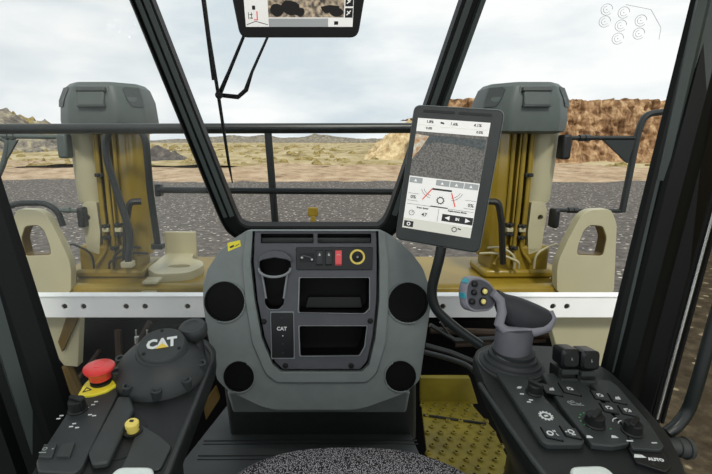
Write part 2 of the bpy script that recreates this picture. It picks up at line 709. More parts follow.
def clump(mb, c, r, hgt):
    n = 7
    rings = []
    sd_ = random.random() * 100
    for k, (rr, zz) in enumerate(((0.9, 0), (1.0, 0.35), (0.75, 0.75), (0.3, 1.0))):
        rings.append([V((c[0] + r * rr * math.cos(2 * PI * i / n + k) * (0.75 + 0.5 * random.random()), c[1] + r * rr * math.sin(2 * PI * i / n + k) * (0.75 + 0.5 * random.random()), c[2] - 0.15 + hgt * zz * (0.8 + 0.4 * random.random()))) for i in range(n)])
    mb.loft(rings)


for _ in range(620):
    y = 62 + 190 * random.random() ** 1.5
    x = (random.random() * 2 - 1) * (y * 0.85)
    if x > 12 and y > 66:
        continue
    clump(mb, (x, y, GZ + 0.25 + 0.5 * nz(x, y, 0, 0.05)), 0.35 + 0.9 * random.random() * y / 90, 0.35 + 0.6 * random.random() * y / 100)
tag(mb.build('dry_scrub', 'scrub'), 'low ochre scrub clumps dotted over the dry field beyond the gravel', 'scrub', kind='stuff')
mb = MB()
for _ in range(260):
    x = -132 + 62 * random.random()
    y = 150 + 14 * random.random()
    z = GZ + 14.5 * (1 - min(1, abs(x + 125) / 52) ** 1.6) * (0.8 + 0.25 * random.random())
    clump(mb, (x, y, z - 0.5), 0.8 + 1.1 * random.random(), 0.9 + 1.3 * random.random())
tag(mb.build('hillside_scrub', 'scrub'), 'pale bushes scattered over the grey scree hill at far left', 'scrub', kind='stuff')

# ================================================================== MACHINE FRONT, SEEN THROUGH THE GLASS
Y = 2.95


def tower(s):
    side = 'right' if s > 0 else 'left'
    lab = {'right': 'ochre lift tower with grey-green cap standing behind the tall portrait display',
           'left': 'ochre lift tower with hazy grey-green cap outside the left front glass'}[side]
    X = lambda x: s * x
    t = thing('lift_tower', lab, 'machine part', (X(1.38), Y, 0.30), 'capped lift towers on the front deck')
    # cap: lofted helmet with chamfered corners
    CC = 1.312
    SEC = [(0.44, 0.40, 0.11, 1.240), (0.525, 0.48, 0.12, 1.255), (0.535, 0.49, 0.12, 1.32), (0.515, 0.475, 0.12, 1.44),
           (0.47, 0.43, 0.12, 1.515), (0.42, 0.38, 0.11, 1.540), (0.34, 0.30, 0.09, 1.545)]

    def sec(w_, d, ch, z):
        hw, hd = w_ / 2, d / 2
        q = [(-hw, -hd + ch), (-hw + ch, -hd), (hw - ch, -hd), (hw, -hd + ch), (hw, hd - ch), (hw - ch, hd), (-hw + ch, hd), (-hw, hd - ch)]
        q = rpoly(q, 0.025, 3)
        return [V((X(CC + a), Y + b, z)) for a, b in q]

    def dim(z):
        for p, q in zip(SEC, SEC[1:]):
            if p[3] <= z <= q[3]:
                k = (z - p[3]) / (q[3] - p[3])
                return [p[i] * (1 - k) + q[i] * k for i in range(3)]
        return SEC[-1][:3]
    m = MB()
    m.loft([sec(*q) for q in SEC])
    cap = m.build('cap', 'cap_grey', t, sharp=24)

    def facepanel(nm, zs, x0s, x1s, out, mt, bev=0.004):
        """slab lying on the cap's front face"""
        fr, bk_ = [], []
        for z, a, b in ((zs[0], x0s[0], x1s[0]), (zs[1], x0s[1], x1s[1])):
            hd = dim(z)[1] / 2
            fr.append([V((X(CC + a), Y - hd - out, z)), V((X(CC + b), Y - hd - out, z))])
            bk_.append([V((X(CC + a), Y - hd + 0.03, z)), V((X(CC + b), Y - hd + 0.03, z))])
        mm = MB()
        mm.loft([[fr[0][0], fr[0][1], fr[1][1], fr[1][0]], [bk_[0][0], bk_[0][1], bk_[1][1], bk_[1][0]]])
        return mm.build(nm, mt, cap, bevel=bev)
    facepanel('front_spine', (1.25, 1.515), (-0.145, -0.095), (0.145, 0.095), 0.012, 'cap_grey', 0.008)
    facepanel('latch', (1.400, 1.482), (-0.078, -0.078), (0.078, 0.078), 0.022, 'cap_grey', 0.006)
    facepanel('latch_lip', (1.482, 1.508), (-0.088, -0.085), (0.088, 0.085), 0.028, 'cap_dark', 0.005)
    facepanel('latch_lip', (1.392, 1.402), (-0.082, -0.082), (0.082, 0.082), 0.024, 'cap_dark', 0.002)
    for q in (-1, 1):
        g0, g1 = [], []
        for z, f0, f1 in ((1.40, 0.55, 0.98), (1.44, 0.40, 0.98), (1.50, 0.35, 0.95), (1.515, 0.45, 0.95)):
            hw, hd, ch = dim(z)[0] / 2, dim(z)[1] / 2, dim(z)[2]
            row0, row1 = [], []
            for f in (f0, f1):
                px_, py_ = hw - ch * (1 - f), -hd + ch * f
                row0.append(V((X(CC + q * (px_ + 0.004)), Y + py_ - 0.004, z)))
                row1.append(V((X(CC + q * (px_ - 0.02)), Y + py_ + 0.02, z)))
            g0.append(row0)
            g1.append(row1)
        mm = MB()
        mm.loft([[r[0] for r in g0] + [r[1] for r in g0][::-1], [r[0] for r in g1] + [r[1] for r in g1][::-1]])
        mm.build('side_vent', 'cap_dark', cap)
    # cylinders
    def cyl(x, y, r, z0, z1, x2=None, n=32):
        x2 = x if x2 is None else x2
        mm = MB()
        mm.loft([[V((X(x0 + rr * math.cos(2 * PI * k / n)), y + rr * math.sin(2 * PI * k / n), z)) for k in range(n)] for x0, rr, z in ((x2, r * 0.94, z0), (x2, r, z0 + 0.02), (x, r, z1))])
        return mm
    cyl(1.485, Y, 0.105, 0.80, 1.25, 1.47).build('outer_cylinder', 'cream', t)  # ochre paint bleached by reflected light, put into the colour
    c = cyl(1.20, Y, 0.120, 0.44, 1.25, 1.225)
    c.build('inner_cylinder', 'ochre_gloss', t)
    m = MB()
    m.box((X(1.36), Y + 0.06, 0.80), (0.34, 0.14, 0.88))
    m.build('back_plate', 'ochre', t, bevel=0.01)
    m = MB()
    for k, a in enumerate((1.275, 1.30, 1.345, 1.385)):
        m.box((X(a), Y - 0.06 - 0.02 * (k % 2), 0.86), (0.012, 0.09, 0.83))
    m.build('guide_fins', 'ochre', t, bevel=0.003)
    for k, (a, b) in enumerate(((1.255, 0.012), (1.322, 0.014), (1.365, 0.011))):
        m = MB()
        m.tube([V((X(a), Y - 0.125, 1.25)), V((X(a + 0.004), Y - 0.125, 0.75)), V((X(a - 0.004), Y - 0.13, 0.50)), V((X(a + (k - 1) * 0.07), Y - 0.16, 0.40))], b, 10, smooth=0.05)
        m.build('hydraulic_pipe', 'ochre', t)
    for (a, z) in ((1.36, 0.985), (1.27, 0.665), (1.35, 0.655), (1.275, 0.60), (1.35, 0.58), (1.31, 0.51)):
        m = MB()
        m.box((X(a), Y - 0.135, z), (0.05, 0.045, 0.022))
        m.tube([V((X(a), Y - 0.15, z)), V((X(a), Y - 0.175, z))], 0.011, 8)
        m.build('pipe_clamp', 'black', t, bevel=0.003)
    for a in (1.27, 1.35):
        m = MB()
        m.box((X(a), Y - 0.148, 0.632), (0.042, 0.03, 0.03))
        m.build('clamp_block', 'cream', t, bevel=0.006)
    # lower outer bracket
    F = Frame((X(1.45), Y - 0.13, 0.66), (1, 0, 0), (0, 0, 1))
    m = MB()
    F.plate(m, rpoly([(X(-0.045), 0.15), (X(0.035), 0.15), (X(0.06), 0.10), (X(0.05), -0.17), (X(-0.03), -0.20), (X(-0.05), -0.05)], 0.012),
            [circ(X(0.022), 0.05, 0.018, 14)], -0.12, 0.0)
    m.build('side_bracket', 'cream', t, bevel=0.003)
    m = MB()
    m.box((X(1.37), Y + 0.0, 0.41), (0.38, 0.26, 0.22))
    m.box((X(1.36), Y - 0.0, 0.33), (0.46, 0.30, 0.06))
    m.build('foot_block', 'ochre', t, bevel=0.02)
    m = MB()
    m.tube([V((X(1.07), Y - 0.24, 0.83)), V((X(1.135), Y - 0.26, 0.83)), V((X(1.17), Y - 0.25, 0.70)), V((X(1.225), Y - 0.2, 0.42))], 0.020, 8, smooth=0.03)
    m.build('strut', 'black', t)
    m = MB()
    for (a, z0, e, r) in ((1.16, 0.50, 1.30, 0.008), (1.11, 0.46, 1.33, 0.008), (1.62, 0.52, 1.43, 0.007)):
        m.tube([V((X(a), Y - 0.1, z0)), V((X((a * 2 + e) / 3), Y - 0.19, z0 + 0.03)), V((X(e), Y - 0.2, z0 - 0.03)), V((X(e + 0.01), Y - 0.18, 0.38))], r, 8, smooth=0.06)
    m.build('hose', 'cream' if s > 0 else 'black', t)
    return t


tower(1)
tower(-1)


def fender(s):
    X = lambda x: s * x
    t = thing('front_deck', {1: 'ochre front deck carrying beige pierced bracket, right of the centre console', -1: 'ochre front deck carrying beige pierced bracket, left of the centre console'}[s], 'machine part', (X(1.2), 2.9, 0.1), 'front decks')
    m = MB()
    m.box((X(1.02), 2.98, 0.27), (1.50, 0.80, 0.06))
    m.build('deck_plate', 'ochre', t, bevel=0.012)
    m = MB()
    # stepped front beam
    prof = [(2.30, 0.243), (2.30, 0.275), (2.325, 0.288), (2.54, 0.292), (2.545, 0.322), (2.57, 0.335), (2.61, 0.335), (2.61, 0.243)]
    m.loft([[V((X(x), a, b)) for a, b in prof] for x in (0.28, 1.585)])
    m.build('front_beam', 'ochre', t, bevel=0.008)
    m = MB()
    m.box((X(0.93), 2.294, 0.262), (1.3, 0.012, 0.014))
    m.build('pale_edge_strip', 'cream', t, bevel=0.003)
    for (x, w_) in ((1.0, 0.09),):
        m = MB()
        m.box((X(x), 2.50, 0.299), (w_, 0.20, 0.018))
        m.box((X(x), 2.60, 0.352), (w_, 0.10, 0.018))
        m.build('bleached_deck_patch', 'cream', t, bevel=0.004)  # light rectangles of the ochre deck, their bleaching painted as cream
    # tall pierced bracket plate
    F = Frame((0, 2.52, 0), (1, 0, 0), (0, 0, 1))
    q = lambda pts: [(X(F.L(a, b)[0]), F.L(a, b)[1]) for a, b in pts]
    outer = rpoly(q([(557, 270), (559, 260), (568, 240), (581, 216), (590, 210), (611, 209), (617, 224), (614, 293), (557, 293)]), 0.03)
    hole = rpoly(q([(577, 255), (578, 246), (584, 230), (590, 225), (603, 226), (607, 238), (603, 256)]), 0.02)
    m = MB()
    F.plate(m, outer, [hole], -0.06, 0.0)
    br = m.build('pierced_bracket', 'cream', t, bevel=0.006)
    m = MB()
    F.plate(m, scale_poly(hole, 1.04), [scale_poly(hole, 0.95)], -0.075, -0.004)
    m.build('hole_lining', 'ochre_dark', br)
    m = MB()
    m.box((X(1.66), 2.70, 0.30), (0.20, 0.16, 0.07))
    m.build('end_cap', 'ochre', t, bevel=0.01)
    return t


fender(1)
L = fender(-1)
# tray with oval hole beside the left tower
F = Frame((0, 0, 0.335), (1, 0, 0), (0, 1, 0))
outer = rpoly(F.LL([(160, 252), (163, 238), (192, 238), (193, 246), (204, 250), (207, 256), (196, 263), (152, 262)]), 0.05)
outer = rpoly([(-1.13, 2.86), (-1.13, 3.30), (-0.92, 3.30), (-0.90, 3.12), (-0.80, 3.05), (-0.76, 2.92), (-0.82, 2.76), (-1.02, 2.72)], 0.05)
m = MB()
F.plate(m, outer, [circ(-0.93, 2.92, 0.075, 20, 0.045)], -0.04, 0.02)
m.box((-1.02, 3.28, 0.42), (0.24, 0.03, 0.20))
m.build('tray', 'cream', L, bevel=0.008)

# grab handle on the left deck
m = MB()
pts = [at(128, 264, y=2.62), at(131, 235, y=2.62), at(106, 158, y=2.62), at(105, 136, y=2.62), at(116, 125, y=2.62), at(140, 127, y=2.62), at(146, 140, y=2.62), at(150, 190, y=2.66), at(158, 246, y=2.72)]
m.tube(pts, 0.021, 12, smooth=0.07)
gh = thing('grab_handle', 'dark looped grab handle standing on the deck before the left tower', 'handrail', (pts[0].x, 2.62, 0.32))
m.build('loop', 'tube_dark', gh)
for p in (pts[0], pts[-1]):
    m = MB()
    m.box((p.x, p.y, p.z - 0.0), (0.07, 0.06, 0.035))
    m.build('mounting_foot', 'cream' if p is pts[0] else 'tube_dark', gh, bevel=0.005)

# guard rail across the front
gr = thing('guard_rail', 'dark horizontal guard rails with one post outside the windscreen', 'handrail', (0, 2.15, 0.4))
m = MB()
m.tube([at(-40, 129, y=2.15), at(434, 128, y=2.15)], 0.024, 12)
m.build('top_rail', 'tube_dark', gr)
m = MB()
m.tube([at(158, 190, y=2.15), at(420, 192, y=2.15)], 0.016, 12)
m.build('middle_rail', 'tube_dark', gr)
m = MB()
m.tube([at(268, 133, y=2.16), at(276, 232, y=2.16), at(277, 300, y=2.16)], 0.018, 12)
m.build('post', 'tube_dark', gr)
m = MB()
m.box(at(159, 190, y=2.17), (0.03, 0.05, 0.06))
m.build('rail_lug', 'tube_dark', gr, bevel=0.006)


# mirror frames
def mframe(s):
    X = lambda a: CX + s * (a - CX)
    y = 2.8
    if s > 0:
        t = thing('mirror_frame', 'dark tubular frame with gusset mounted outboard of the right tower', 'bracket', at(566, 150, y=y), 'tower mirror frames')
        m = MB()
        m.tube([at(690, 108, y=y), at(664, 112, y=y), at(645, 114, y=y), at(638, 132, y=y), at(622, 212, y=y)], 0.020, 10, smooth=0.08)
        m.build('upright', 'tube_dark', t)
        arms = (((566, 138), (638, 138), 0.014), ((556, 210), (622, 211), 0.013))
        gus = [(604, 140), (636, 140), (628, 163)]
        pads = ((564, 147, 0.05, 0.15), (554, 218, 0.035, 0.125))
    else:
        t = thing('mirror_frame', 'tubular frame with gusset outboard of the left tower, haze and light painted in as grey-green', 'bracket', at(66, 150, y=y), 'tower mirror frames')
        m = MB()
        m.tube([at(-30, 240, y=y), at(5, 160, y=y), at(8, 140, y=y), at(-4, 137, y=y)], 0.018, 10, smooth=0.08)
        m.build('upright', 'cap_grey', t)  # lighter than the right frame: haze and light put into the colour
        m = MB()
        m.tube([at(10, 206, y=y), at(20, 203, y=y), at(46, 203, y=y), at(58, 211, y=y), at(63, 226, y=y)], 0.020, 10, smooth=0.1)
        m.build('bent_tube', 'tube_dark', t)
        arms = (((-10, 136), (66, 137), 0.015), ((60, 210), (82, 211), 0.013))
        gus = [(5, 140), (17, 140), (7, 158)]
        pads = ((65, 146, 0.055, 0.15), (83, 217, 0.04, 0.13))
    for (a, b, r) in arms:
        m = MB()
        m.tube([at(*a, y=y), at(*b, y=y)], r, 10)
        for k in (0.18, 0.26):
            p = at(*a, y=y).lerp(at(*b, y=y), k)
            m.tube([p, p + V((0.03 , 0, 0))], r * 1.5, 8)
        m.build('arm', 'tube_dark' if s > 0 else 'cap_grey', t)
    m = MB()
    g = [at(*p, y=y - 0.01) for p in gus]
    m.loft([g, [p + V((0, 0.02, 0)) for p in g]])
    m.build('gusset', 'cap_grey' if s < 0 else 'tube_dark', t)
    for (a, b, w_, h) in pads:
        m = MB()
        p = at(a, b, y=y)
        m.box(p, (w_ * 1.15, 0.08, h))
        m.build('pivot_pad', 'black' if s > 0 or b > 200 else 'cap_grey', t, bevel=0.014)


mframe(1)
mframe(-1)

# bright steel cross rail with bolt holes
F = Frame((0, 1.9, 0), (1, 0, 0), (0, 0.02, 1))
zt, zb = F.L(314, 295.5)[1], F.L(314, 317.5)[1]
holes = [circ(*F.L(a, 306.5), 0.013, 16) for a in (64.5, 83.5, 126, 145, 187.5, 443, 553, 567)]
m = MB()
F.plate(m, [(-1.55, zb), (1.62, zb), (1.62, zt), (-1.55, zt)], holes, -0.012, 0.0)
sr = thing('steel_rail', 'bright brushed steel cross rail with bolt holes behind the consoles', 'rail', (0, 1.9, zb))
m.build('web', 'rail_steel', sr, bevel=0.0015)
m = MB()
m.box((0.035, 1.93, zt - 0.004), (3.17, 0.05, 0.008))
m.build('top_flange', 'rail_steel', sr, bevel=0.002)
m = MB()
for h in holes:
    c = (sum(p[0] for p in h) / 16, sum(p[1] for p in h) / 16)
    F.lathe(m, c[0], c[1], [(0.011, -0.03), (0.011, -0.004), (0.004, -0.002)], 6)
m.build('bolt_heads', 'black', sr)

# machinery behind and below the rail
hs = thing('engine_bay', 'dark engine bay with brown beams and pipes below the steel rail', 'machinery', (0, 2.2, -0.4))
m = MB()
m.box((0, 2.33, -0.415), (3.3, 0.06, 1.26))
m.build('bulkhead', 'pit_black', hs)
m = MB()
for (a, b, c, d, r) in ((64, 322, 40, 420, .02), (150, 322, 95, 420, .016), (118, 330, 122, 420, .02), (225, 330, 140, 345, .02), (100, 350, 70, 390, .012), (520, 322, 500, 370, .02), (430, 330, 560, 335, .02), (455, 345, 545, 340, .014)):
    m.tube([at(a, b, y=2.25), at(c, d, y=2.2)], r, 8)
m.build('brown_beams', 'rust_brown', hs)
m = MB()
for (pts, r) in (([(430, 325), (455, 340), (500, 338)], .012), ([(425, 345), (450, 352), (475, 362)], .014), ([(440, 322), (450, 336)], .006), ([(455, 322), (466, 338)], .006)):
    m.tube([at(a, b, y=2.1) for a, b in pts], r, 8)
m.build('pipes', 'tube_dark', hs)
# pale support legs
for nm, quad, mt in (('support_plate', [(548, 317), (616, 317), (606, 402), (562, 402), (560, 360)], 'cream'), ('support_plate', [(46, 317), (80, 317), (78, 367), (64, 366), (48, 345)], 'cream')):
    g = [at(a, b, y=1.98) for a, b in quad]
    m = MB()
    m.loft([g, [p + V((0, 0.05, 0)) for p in g]])
    m.build(nm, mt, hs, bevel=0.004)
g = [at(a, b, y=1.96) for a, b in [(66, 318), (78, 318), (62, 352), (58, 342)]]
m = MB()
m.loft([g, [p + V((0, 0.02, 0)) for p in g]])
m.build('diagonal_brace', 'ochre_dark', hs)
m = MB()
m.tube([at(66, 366, y=2.0), at(90, 420, y=2.0)], 0.03, 8)
m.build('lower_brace', 'ochre_dark', hs)

# two chrome hose fittings
for k, (a, b) in enumerate(((136, 330), (147, 330))):
    m = MB()
    p = at(a, b, y=1.75)
    q = p - V((0, 0, 0.20))
    m.tube([p, p - V((0, 0, 0.03)), p - V((0, 0, 0.031)), p - V((0, 0, 0.06)), p - V((0, 0, 0.061)), p - V((0, 0, 0.09)), p - V((0, 0, 0.091)), q], [0.004, 0.004, 0.010, 0.010, 0.006, 0.006, 0.012, 0.012], 8)
    m.build('hose_fitting', 'chrome', hs)

# small yellow marker seen over the windscreen sill
m = MB()
p = at(313, 222, y=4.2)
m.box(p, (0.05, 0.03, 0.12))
m.box((p.x, p.y, (p.z + GZ) / 2), (0.05, 0.03, p.z - GZ))
m.box(p + V((0, 0, 0.10)), (0.10, 0.03, 0.09))
tag(m.build('blade_marker', 'ochre', bevel=0.01), 'small ochre sight marker poking up beyond the windscreen sill', 'marker')
# foot plates
def footplate(name, quad, z, lab, rise=None):
    F = Frame((0, 0, z), (1, 0, 0), (0, 1, 0))
    t = thing('tread_plate', lab, 'floor plate', at(*quad[0], z=z))
    m = MB()
    poly = F.LL(quad)
    F.prism(m, poly, -0.02, 0.0)
    xs = [p[0] for p in poly]
    ys = [p[1] for p in poly]
    cxy = (sum(xs) / len(xs), sum(ys) / len(ys))
    def inside(u, v):
        c = False
        j = len(poly) - 1
        for i in range(len(poly)):
            if (poly[i][1] > v) != (poly[j][1] > v) and u < (poly[j][0] - poly[i][0]) * (v - poly[i][1]) / (poly[j][1] - poly[i][1]) + poly[i][0]:
                c = not c
            j = i
        return c
    u = min(xs)
    r_ = 0
    v = min(ys) + 0.02
    d = MB()
    while v < max(ys) - 0.01:
        u = min(xs) + (0.03 if r_ % 2 else 0.0)
        while u < max(xs):
            if inside(u, v):
                F.lathe(d, u, v, [(0.014, -0.001), (0.010, 0.009), (0.006, 0.010), (0.0055, 0.002), (0.0, 0.002)], 12)
            u += 0.058
        v += 0.042
        r_ += 1
    m.build('plate', 'footplate', t)
    d.build('grip_dimples', 'footplate', t)
    return t


t = footplate('f', [(421, 400), (468, 400), (494, 430), (518, 480), (430, 480)], -0.06, 'yellow dimpled tread plate between the centre console and right console')
m = MB()
g = [at(a, b, y=1.95) for a, b in [(421, 378), (470, 378), (478, 404), (421, 404)]]
m.loft([g, [p + V((0, 0.03, 0)) for p in g]])
m.build('kick_plate', 'footplate', t, bevel=0.003)
m = MB()
m.tube([at(423, 415, z=-0.056), at(486, 424, z=-0.056)], 0.006, 6)
m.build('seam', 'black', t)
footplate('f', [(0, 385), (16, 420), (30, 480), (-30, 480), (-30, 385)], -0.3, 'beige dimpled step plate at lower left beyond the door post')
m = MB()
g = [at(a, b, y=1.9) for a, b in [(203, 405), (215, 388), (219, 400), (206, 420)]]
m.loft([g, [p + V((0, 0.03, 0)) for p in g]])
tag(m.build('yellow_bracket', 'ochre_dark'), 'small ochre bracket glimpsed between round cover console and dashboard base', 'bracket')

# ================================================================== CAB SHELL
FW = Frame((0, 1.56, 0.92), (1, 0, 0), (0, -0.20, 1))
# windscreen frame path (centre of the profile)
pa = [FW.P(*FW.L(a, b)) for a, b in ((68, -160), (143, 0), (229, 222), (243, 231), (384, 231), (397, 221), (470, 0), (535, -190))]
pa = [pa[0], pa[1], *fillet([pa[1], pa[2], pa[3], pa[4]], 0.04)[1:-1], *fillet([pa[3], pa[4], pa[5], pa[6]], 0.04)[1:-1], pa[6], pa[7]]


def path(pts):
    return [FW.P(*FW.L(a, b)) for a, b in pts]


left = [(57, -190), (139, 0), (226, 216), (233, 229), (246, 235)]
right = [(545, -190), (475, 0), (399, 214), (392, 227), (382, 235)]
full = fillet(path(left) + path(right)[::-1], 0.03)
nrm = FW.n
m = MB()
m.sweep(full, [(-0.040, -0.03), (-0.040, 0.012), (-0.034, 0.018), (-0.016, 0.018), (-0.014, 0.008), (0.012, 0.008), (0.014, 0.022), (0.018, 0.022), (0.026, 0.006), (0.026, -0.03)], 1, nrm)
struct(m.build('trim_1', 'pillar_black'))
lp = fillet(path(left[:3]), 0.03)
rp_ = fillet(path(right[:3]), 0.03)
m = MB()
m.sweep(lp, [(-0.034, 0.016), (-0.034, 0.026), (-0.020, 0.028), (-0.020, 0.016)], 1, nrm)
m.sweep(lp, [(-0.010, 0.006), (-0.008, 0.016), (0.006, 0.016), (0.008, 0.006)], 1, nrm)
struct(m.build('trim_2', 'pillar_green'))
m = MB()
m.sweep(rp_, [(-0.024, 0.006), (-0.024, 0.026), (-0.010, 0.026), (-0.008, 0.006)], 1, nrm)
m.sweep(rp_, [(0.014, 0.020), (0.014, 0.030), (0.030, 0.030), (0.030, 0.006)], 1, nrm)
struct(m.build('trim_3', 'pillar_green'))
# sill strip
m = MB()
m.box(FW.P(0.0, FW.L(314, 231)[1] - 0.012, 0.015), (0.36, 0.05, 0.02), Matrix.Rotation(-0.2, 3, 'X'))
struct(m.build('trim_4', 'console_black', bevel=0.004))

# door posts
def beam(name, a0, a1, prof, mt):
    """profile swept between two points; prof in (toward image right, toward viewer)"""
    m = MB()
    ax = (a1 - a0).normalized()
    mid = (a0 + a1) / 2
    tov = (EYE - mid)
    tov = (tov - ax * tov.dot(ax)).normalized()
    rt = tov.cross(ax).normalized()
    if rt.x < 0:
        rt = -rt
    m.loft([[p + rt * a + tov * b for a, b in prof] for p in (a0, a1)])
    return struct(m.build(name, mt, sharp=20))


# left door post: right edge (0,165) -> (37,261) -> (75,404)
a0, a1 = at(-52, 10, d=1.05), at(104, 500, d=1.25)
beam('trim_5', a0, a1, [(0, 0), (0, -0.10), (-0.205, -0.10), (-0.205, 0.02), (-0.16, 0.03), (-0.14, 0.01), (-0.09, 0.01), (-0.07, 0.025), (-0.02, 0.02)], 'pillar_black')
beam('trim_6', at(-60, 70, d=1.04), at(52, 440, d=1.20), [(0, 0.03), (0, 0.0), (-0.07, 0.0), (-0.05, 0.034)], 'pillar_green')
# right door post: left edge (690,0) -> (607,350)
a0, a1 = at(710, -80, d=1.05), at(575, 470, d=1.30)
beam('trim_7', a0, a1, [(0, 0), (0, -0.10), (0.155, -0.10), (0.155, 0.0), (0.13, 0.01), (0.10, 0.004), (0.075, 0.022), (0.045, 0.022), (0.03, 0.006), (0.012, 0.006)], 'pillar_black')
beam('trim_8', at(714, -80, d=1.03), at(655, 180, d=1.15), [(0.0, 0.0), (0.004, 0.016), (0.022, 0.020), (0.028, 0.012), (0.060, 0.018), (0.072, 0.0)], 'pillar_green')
beam('trim_12', at(655, 180, d=1.15), at(611, 370, d=1.235), [(0.0, 0.0), (0.003, 0.014), (0.010, 0.016), (0.014, 0.0)], 'pillar_green')  # green strip thins downward; the shadow that fades it is put into the shape
# bright door seal line
m = MB()
m.tube([at(758, 50, d=0.95), at(657, 419, d=1.10)], 0.0032, 8)
struct(m.build('trim_9', 'chrome'))
m = MB()
m.tube([at(763, 50, d=0.96), at(662, 423, d=1.11)], 0.004, 8)
m.tube([at(753, 50, d=0.96), at(652, 419, d=1.11)], 0.004, 8)
struct(m.build('trim_10', 'pillar_black'))

# glass
def pane(name, pts, mt, th=0.005):
    n = (pts[1] - pts[0]).cross(pts[2] - pts[0]).normalized()
    m = MB()
    m.loft([pts, [p + n * th for p in pts]])
    o = struct(m.build(name, mt))
    return o


q = lambda a, b: FW.P(*FW.L(a, b), -0.01)
pane('window_1', [q(57, -190), q(546, -190), q(399, 216), q(386, 230), q(242, 230), q(228, 216)], 'glass_clear')
pane('window_2', [q(50, -190), at(-70, -90, d=1.12), at(30, 330, d=1.32), at(110, 480, d=1.5), at(222, 330, d=1.6), q(222, 222)], 'glass_reflection_haze')
wr = pane('window_3', [q(552, -190), at(715, -90, d=1.12), at(600, 380, d=1.38), at(540, 400, d=1.5), at(420, 330, d=1.6), q(402, 222)], 'glass_clear')
pane('window_4', [at(700, -60, d=1.12), at(900, -60, d=0.70), at(900, 500, d=0.75), at(655, 470, d=1.2)], 'glass_tint')

# cab floor
F = Frame((0, 0, 0), (1, 0, 0), (0, 1, 0))
m = MB()
F.prism(m, [(-0.62, -0.6), (0.50, -0.6), (0.43, 1.32), (0.385, 1.84), (-0.40, 1.84), (-0.52, 1.40)], -0.05, 0.0)
struct(m.build('floor', 'mat_rubber', bevel=0.004))
m = MB()
for py in (441, 456):
    a, b = F.L(203, py), F.L(436, py)
    F.bar(m, (-0.45, a[1]), (0.42, b[1]), 0.004, 0.0, 0.004)
    F.bar(m, (-0.45, a[1] - 0.02), (0.42, b[1] - 0.02), 0.003, 0.0, 0.003)
struct(m.build('trim_11', 'charcoal'))
# cab side walls beneath the glass
for k, x in (('left', -0.80), ('right', 0.92)):
    m = MB()
    m.box((x, 0.2, 0.0), (0.06, 1.7, 0.7 if k == 'left' else 0.75))
    struct(m.build('wall_' + k, 'black', bevel=0.01))
# header above the view that carries display and wiper
m = MB()
m.box((0.0, 0.45, 2.0), (2.0, 1.9, 0.10))
struct(m.build('ceiling', 'charcoal', bevel=0.02))

# added fill lamp on the unseen ceiling, brightens dashboard and consoles
lamp = thing('fill_lamp', 'added round white fill lamp on the unseen cab ceiling above the seat', 'lamp', (0.1, 0.35, 1.94))
CF = Frame((0.1, 0.35, 1.95), (1, 0, 0), (0, -1, 0))
m = MB()
CF.ring(m, 0, 0, 0.10, 0.125, -0.005, 0.02, 32)
m.build('fill_bezel', 'charcoal', lamp)
mat('fill_lens', (0.95, 0.95, 0.92), 0.4, emit=5.0)
m = MB()
CF.lathe(m, 0, 0, [(0.10, 0.0), (0.095, 0.012), (0.05, 0.018), (0.002, 0.02)], 32)
m.build('lens', 'fill_lens', lamp)  # lens of the added fill lamp
ld = bpy.data.lights.new('fill_light', 'AREA')
ld.shape = 'DISK'
ld.size = 0.2
ld.energy = 7.0
ld.color = (1.0, 0.98, 0.93)
lo = bpy.data.objects.new('fill_light', ld)
col.objects.link(lo)
lo.location = (0.1, 0.35, 1.915)
lo.rotation_euler = (math.radians(18), 0, 0)

# ================================================================== OPERATOR SEAT
seat = thing('operator_seat', 'grey tweed operator seat cushion at the bottom of the view', 'seat', (0.05, 0.6, 0.3))
F = Frame((0, 0, 0.438), (1, 0, 0), (0, 1, 0))
sx0 = 0.08
outline = []
for k in range(48):
    t = 2 * PI * k / 48
    c_, s_ = math.cos(t), math.sin(t)
    e = 2.6
    r_ = (abs(c_) ** e + abs(s_) ** e) ** (-1 / e)
    outline.append((sx0 + 0.315 * r_ * c_, 0.62 + 0.285 * r_ * s_))
m = MB()
F.levels(m, [(scale_poly(outline, 0.93), -0.06), (outline, -0.02), (outline, 0.03), (scale_poly(outline, 0.97), 0.06), (scale_poly(outline, 0.9), 0.078), (scale_poly(outline, 0.7), 0.088), (scale_poly(outline, 0.3), 0.09)])
m.build('cushion', 'tweed', seat)
m = MB()
F.levels(m, [(scale_poly(outline, 0.85), -0.438), (scale_poly(outline, 0.85), -0.06)])
m.build('seat_base', 'black', seat)

# ================================================================== CENTRE DASHBOARD
D = Frame(at(314, 300, y=1.40), (1, 0, 0), (0, 0.16, 1))
dash = thing('dashboard', 'grey centre dashboard with air vents, switches and storage bins', 'dashboard', (0, 1.55, 0.0))
lp_ = D.LL
outer_px = [(247, 231), (234, 239), (219, 252), (208, 268), (203, 286), (203, 303), (206, 325), (211, 352), (217, 380), (228, 391), (262, 407), (275, 410), (355, 410), (368, 407), (406, 393), (420, 380), (424, 352), (428, 325), (431, 303), (429, 286), (423, 268), (411, 252), (396, 239), (382, 231)]
outer = rpoly(lp_(outer_px), 0.012, 2)
inset_px = [(253, 231), (251, 262), (255, 300), (262, 338), (273, 364), (281, 371), (362, 371), (369, 364), (375, 338), (379, 300), (379, 262), (378, 231)]
inset = lp_(inset_px)
cmid = D.L(314, 318)
vents = [(224.5, 301.5, 0.066), (408, 302.5, 0.066), (239, 376.5, 0.051), (400.5, 376, 0.051)]
vh = []
for (a, b, r) in vents:
    c = D.L(a, b)
    vh.append((c[0], c[1], r))
m = MB()
# front skin
hole_polys = [circ(u, v, r, 32, r * 1.02) for u, v, r in vh]
face = scale_poly(outer, 0.955, cmid)
big = 1.0
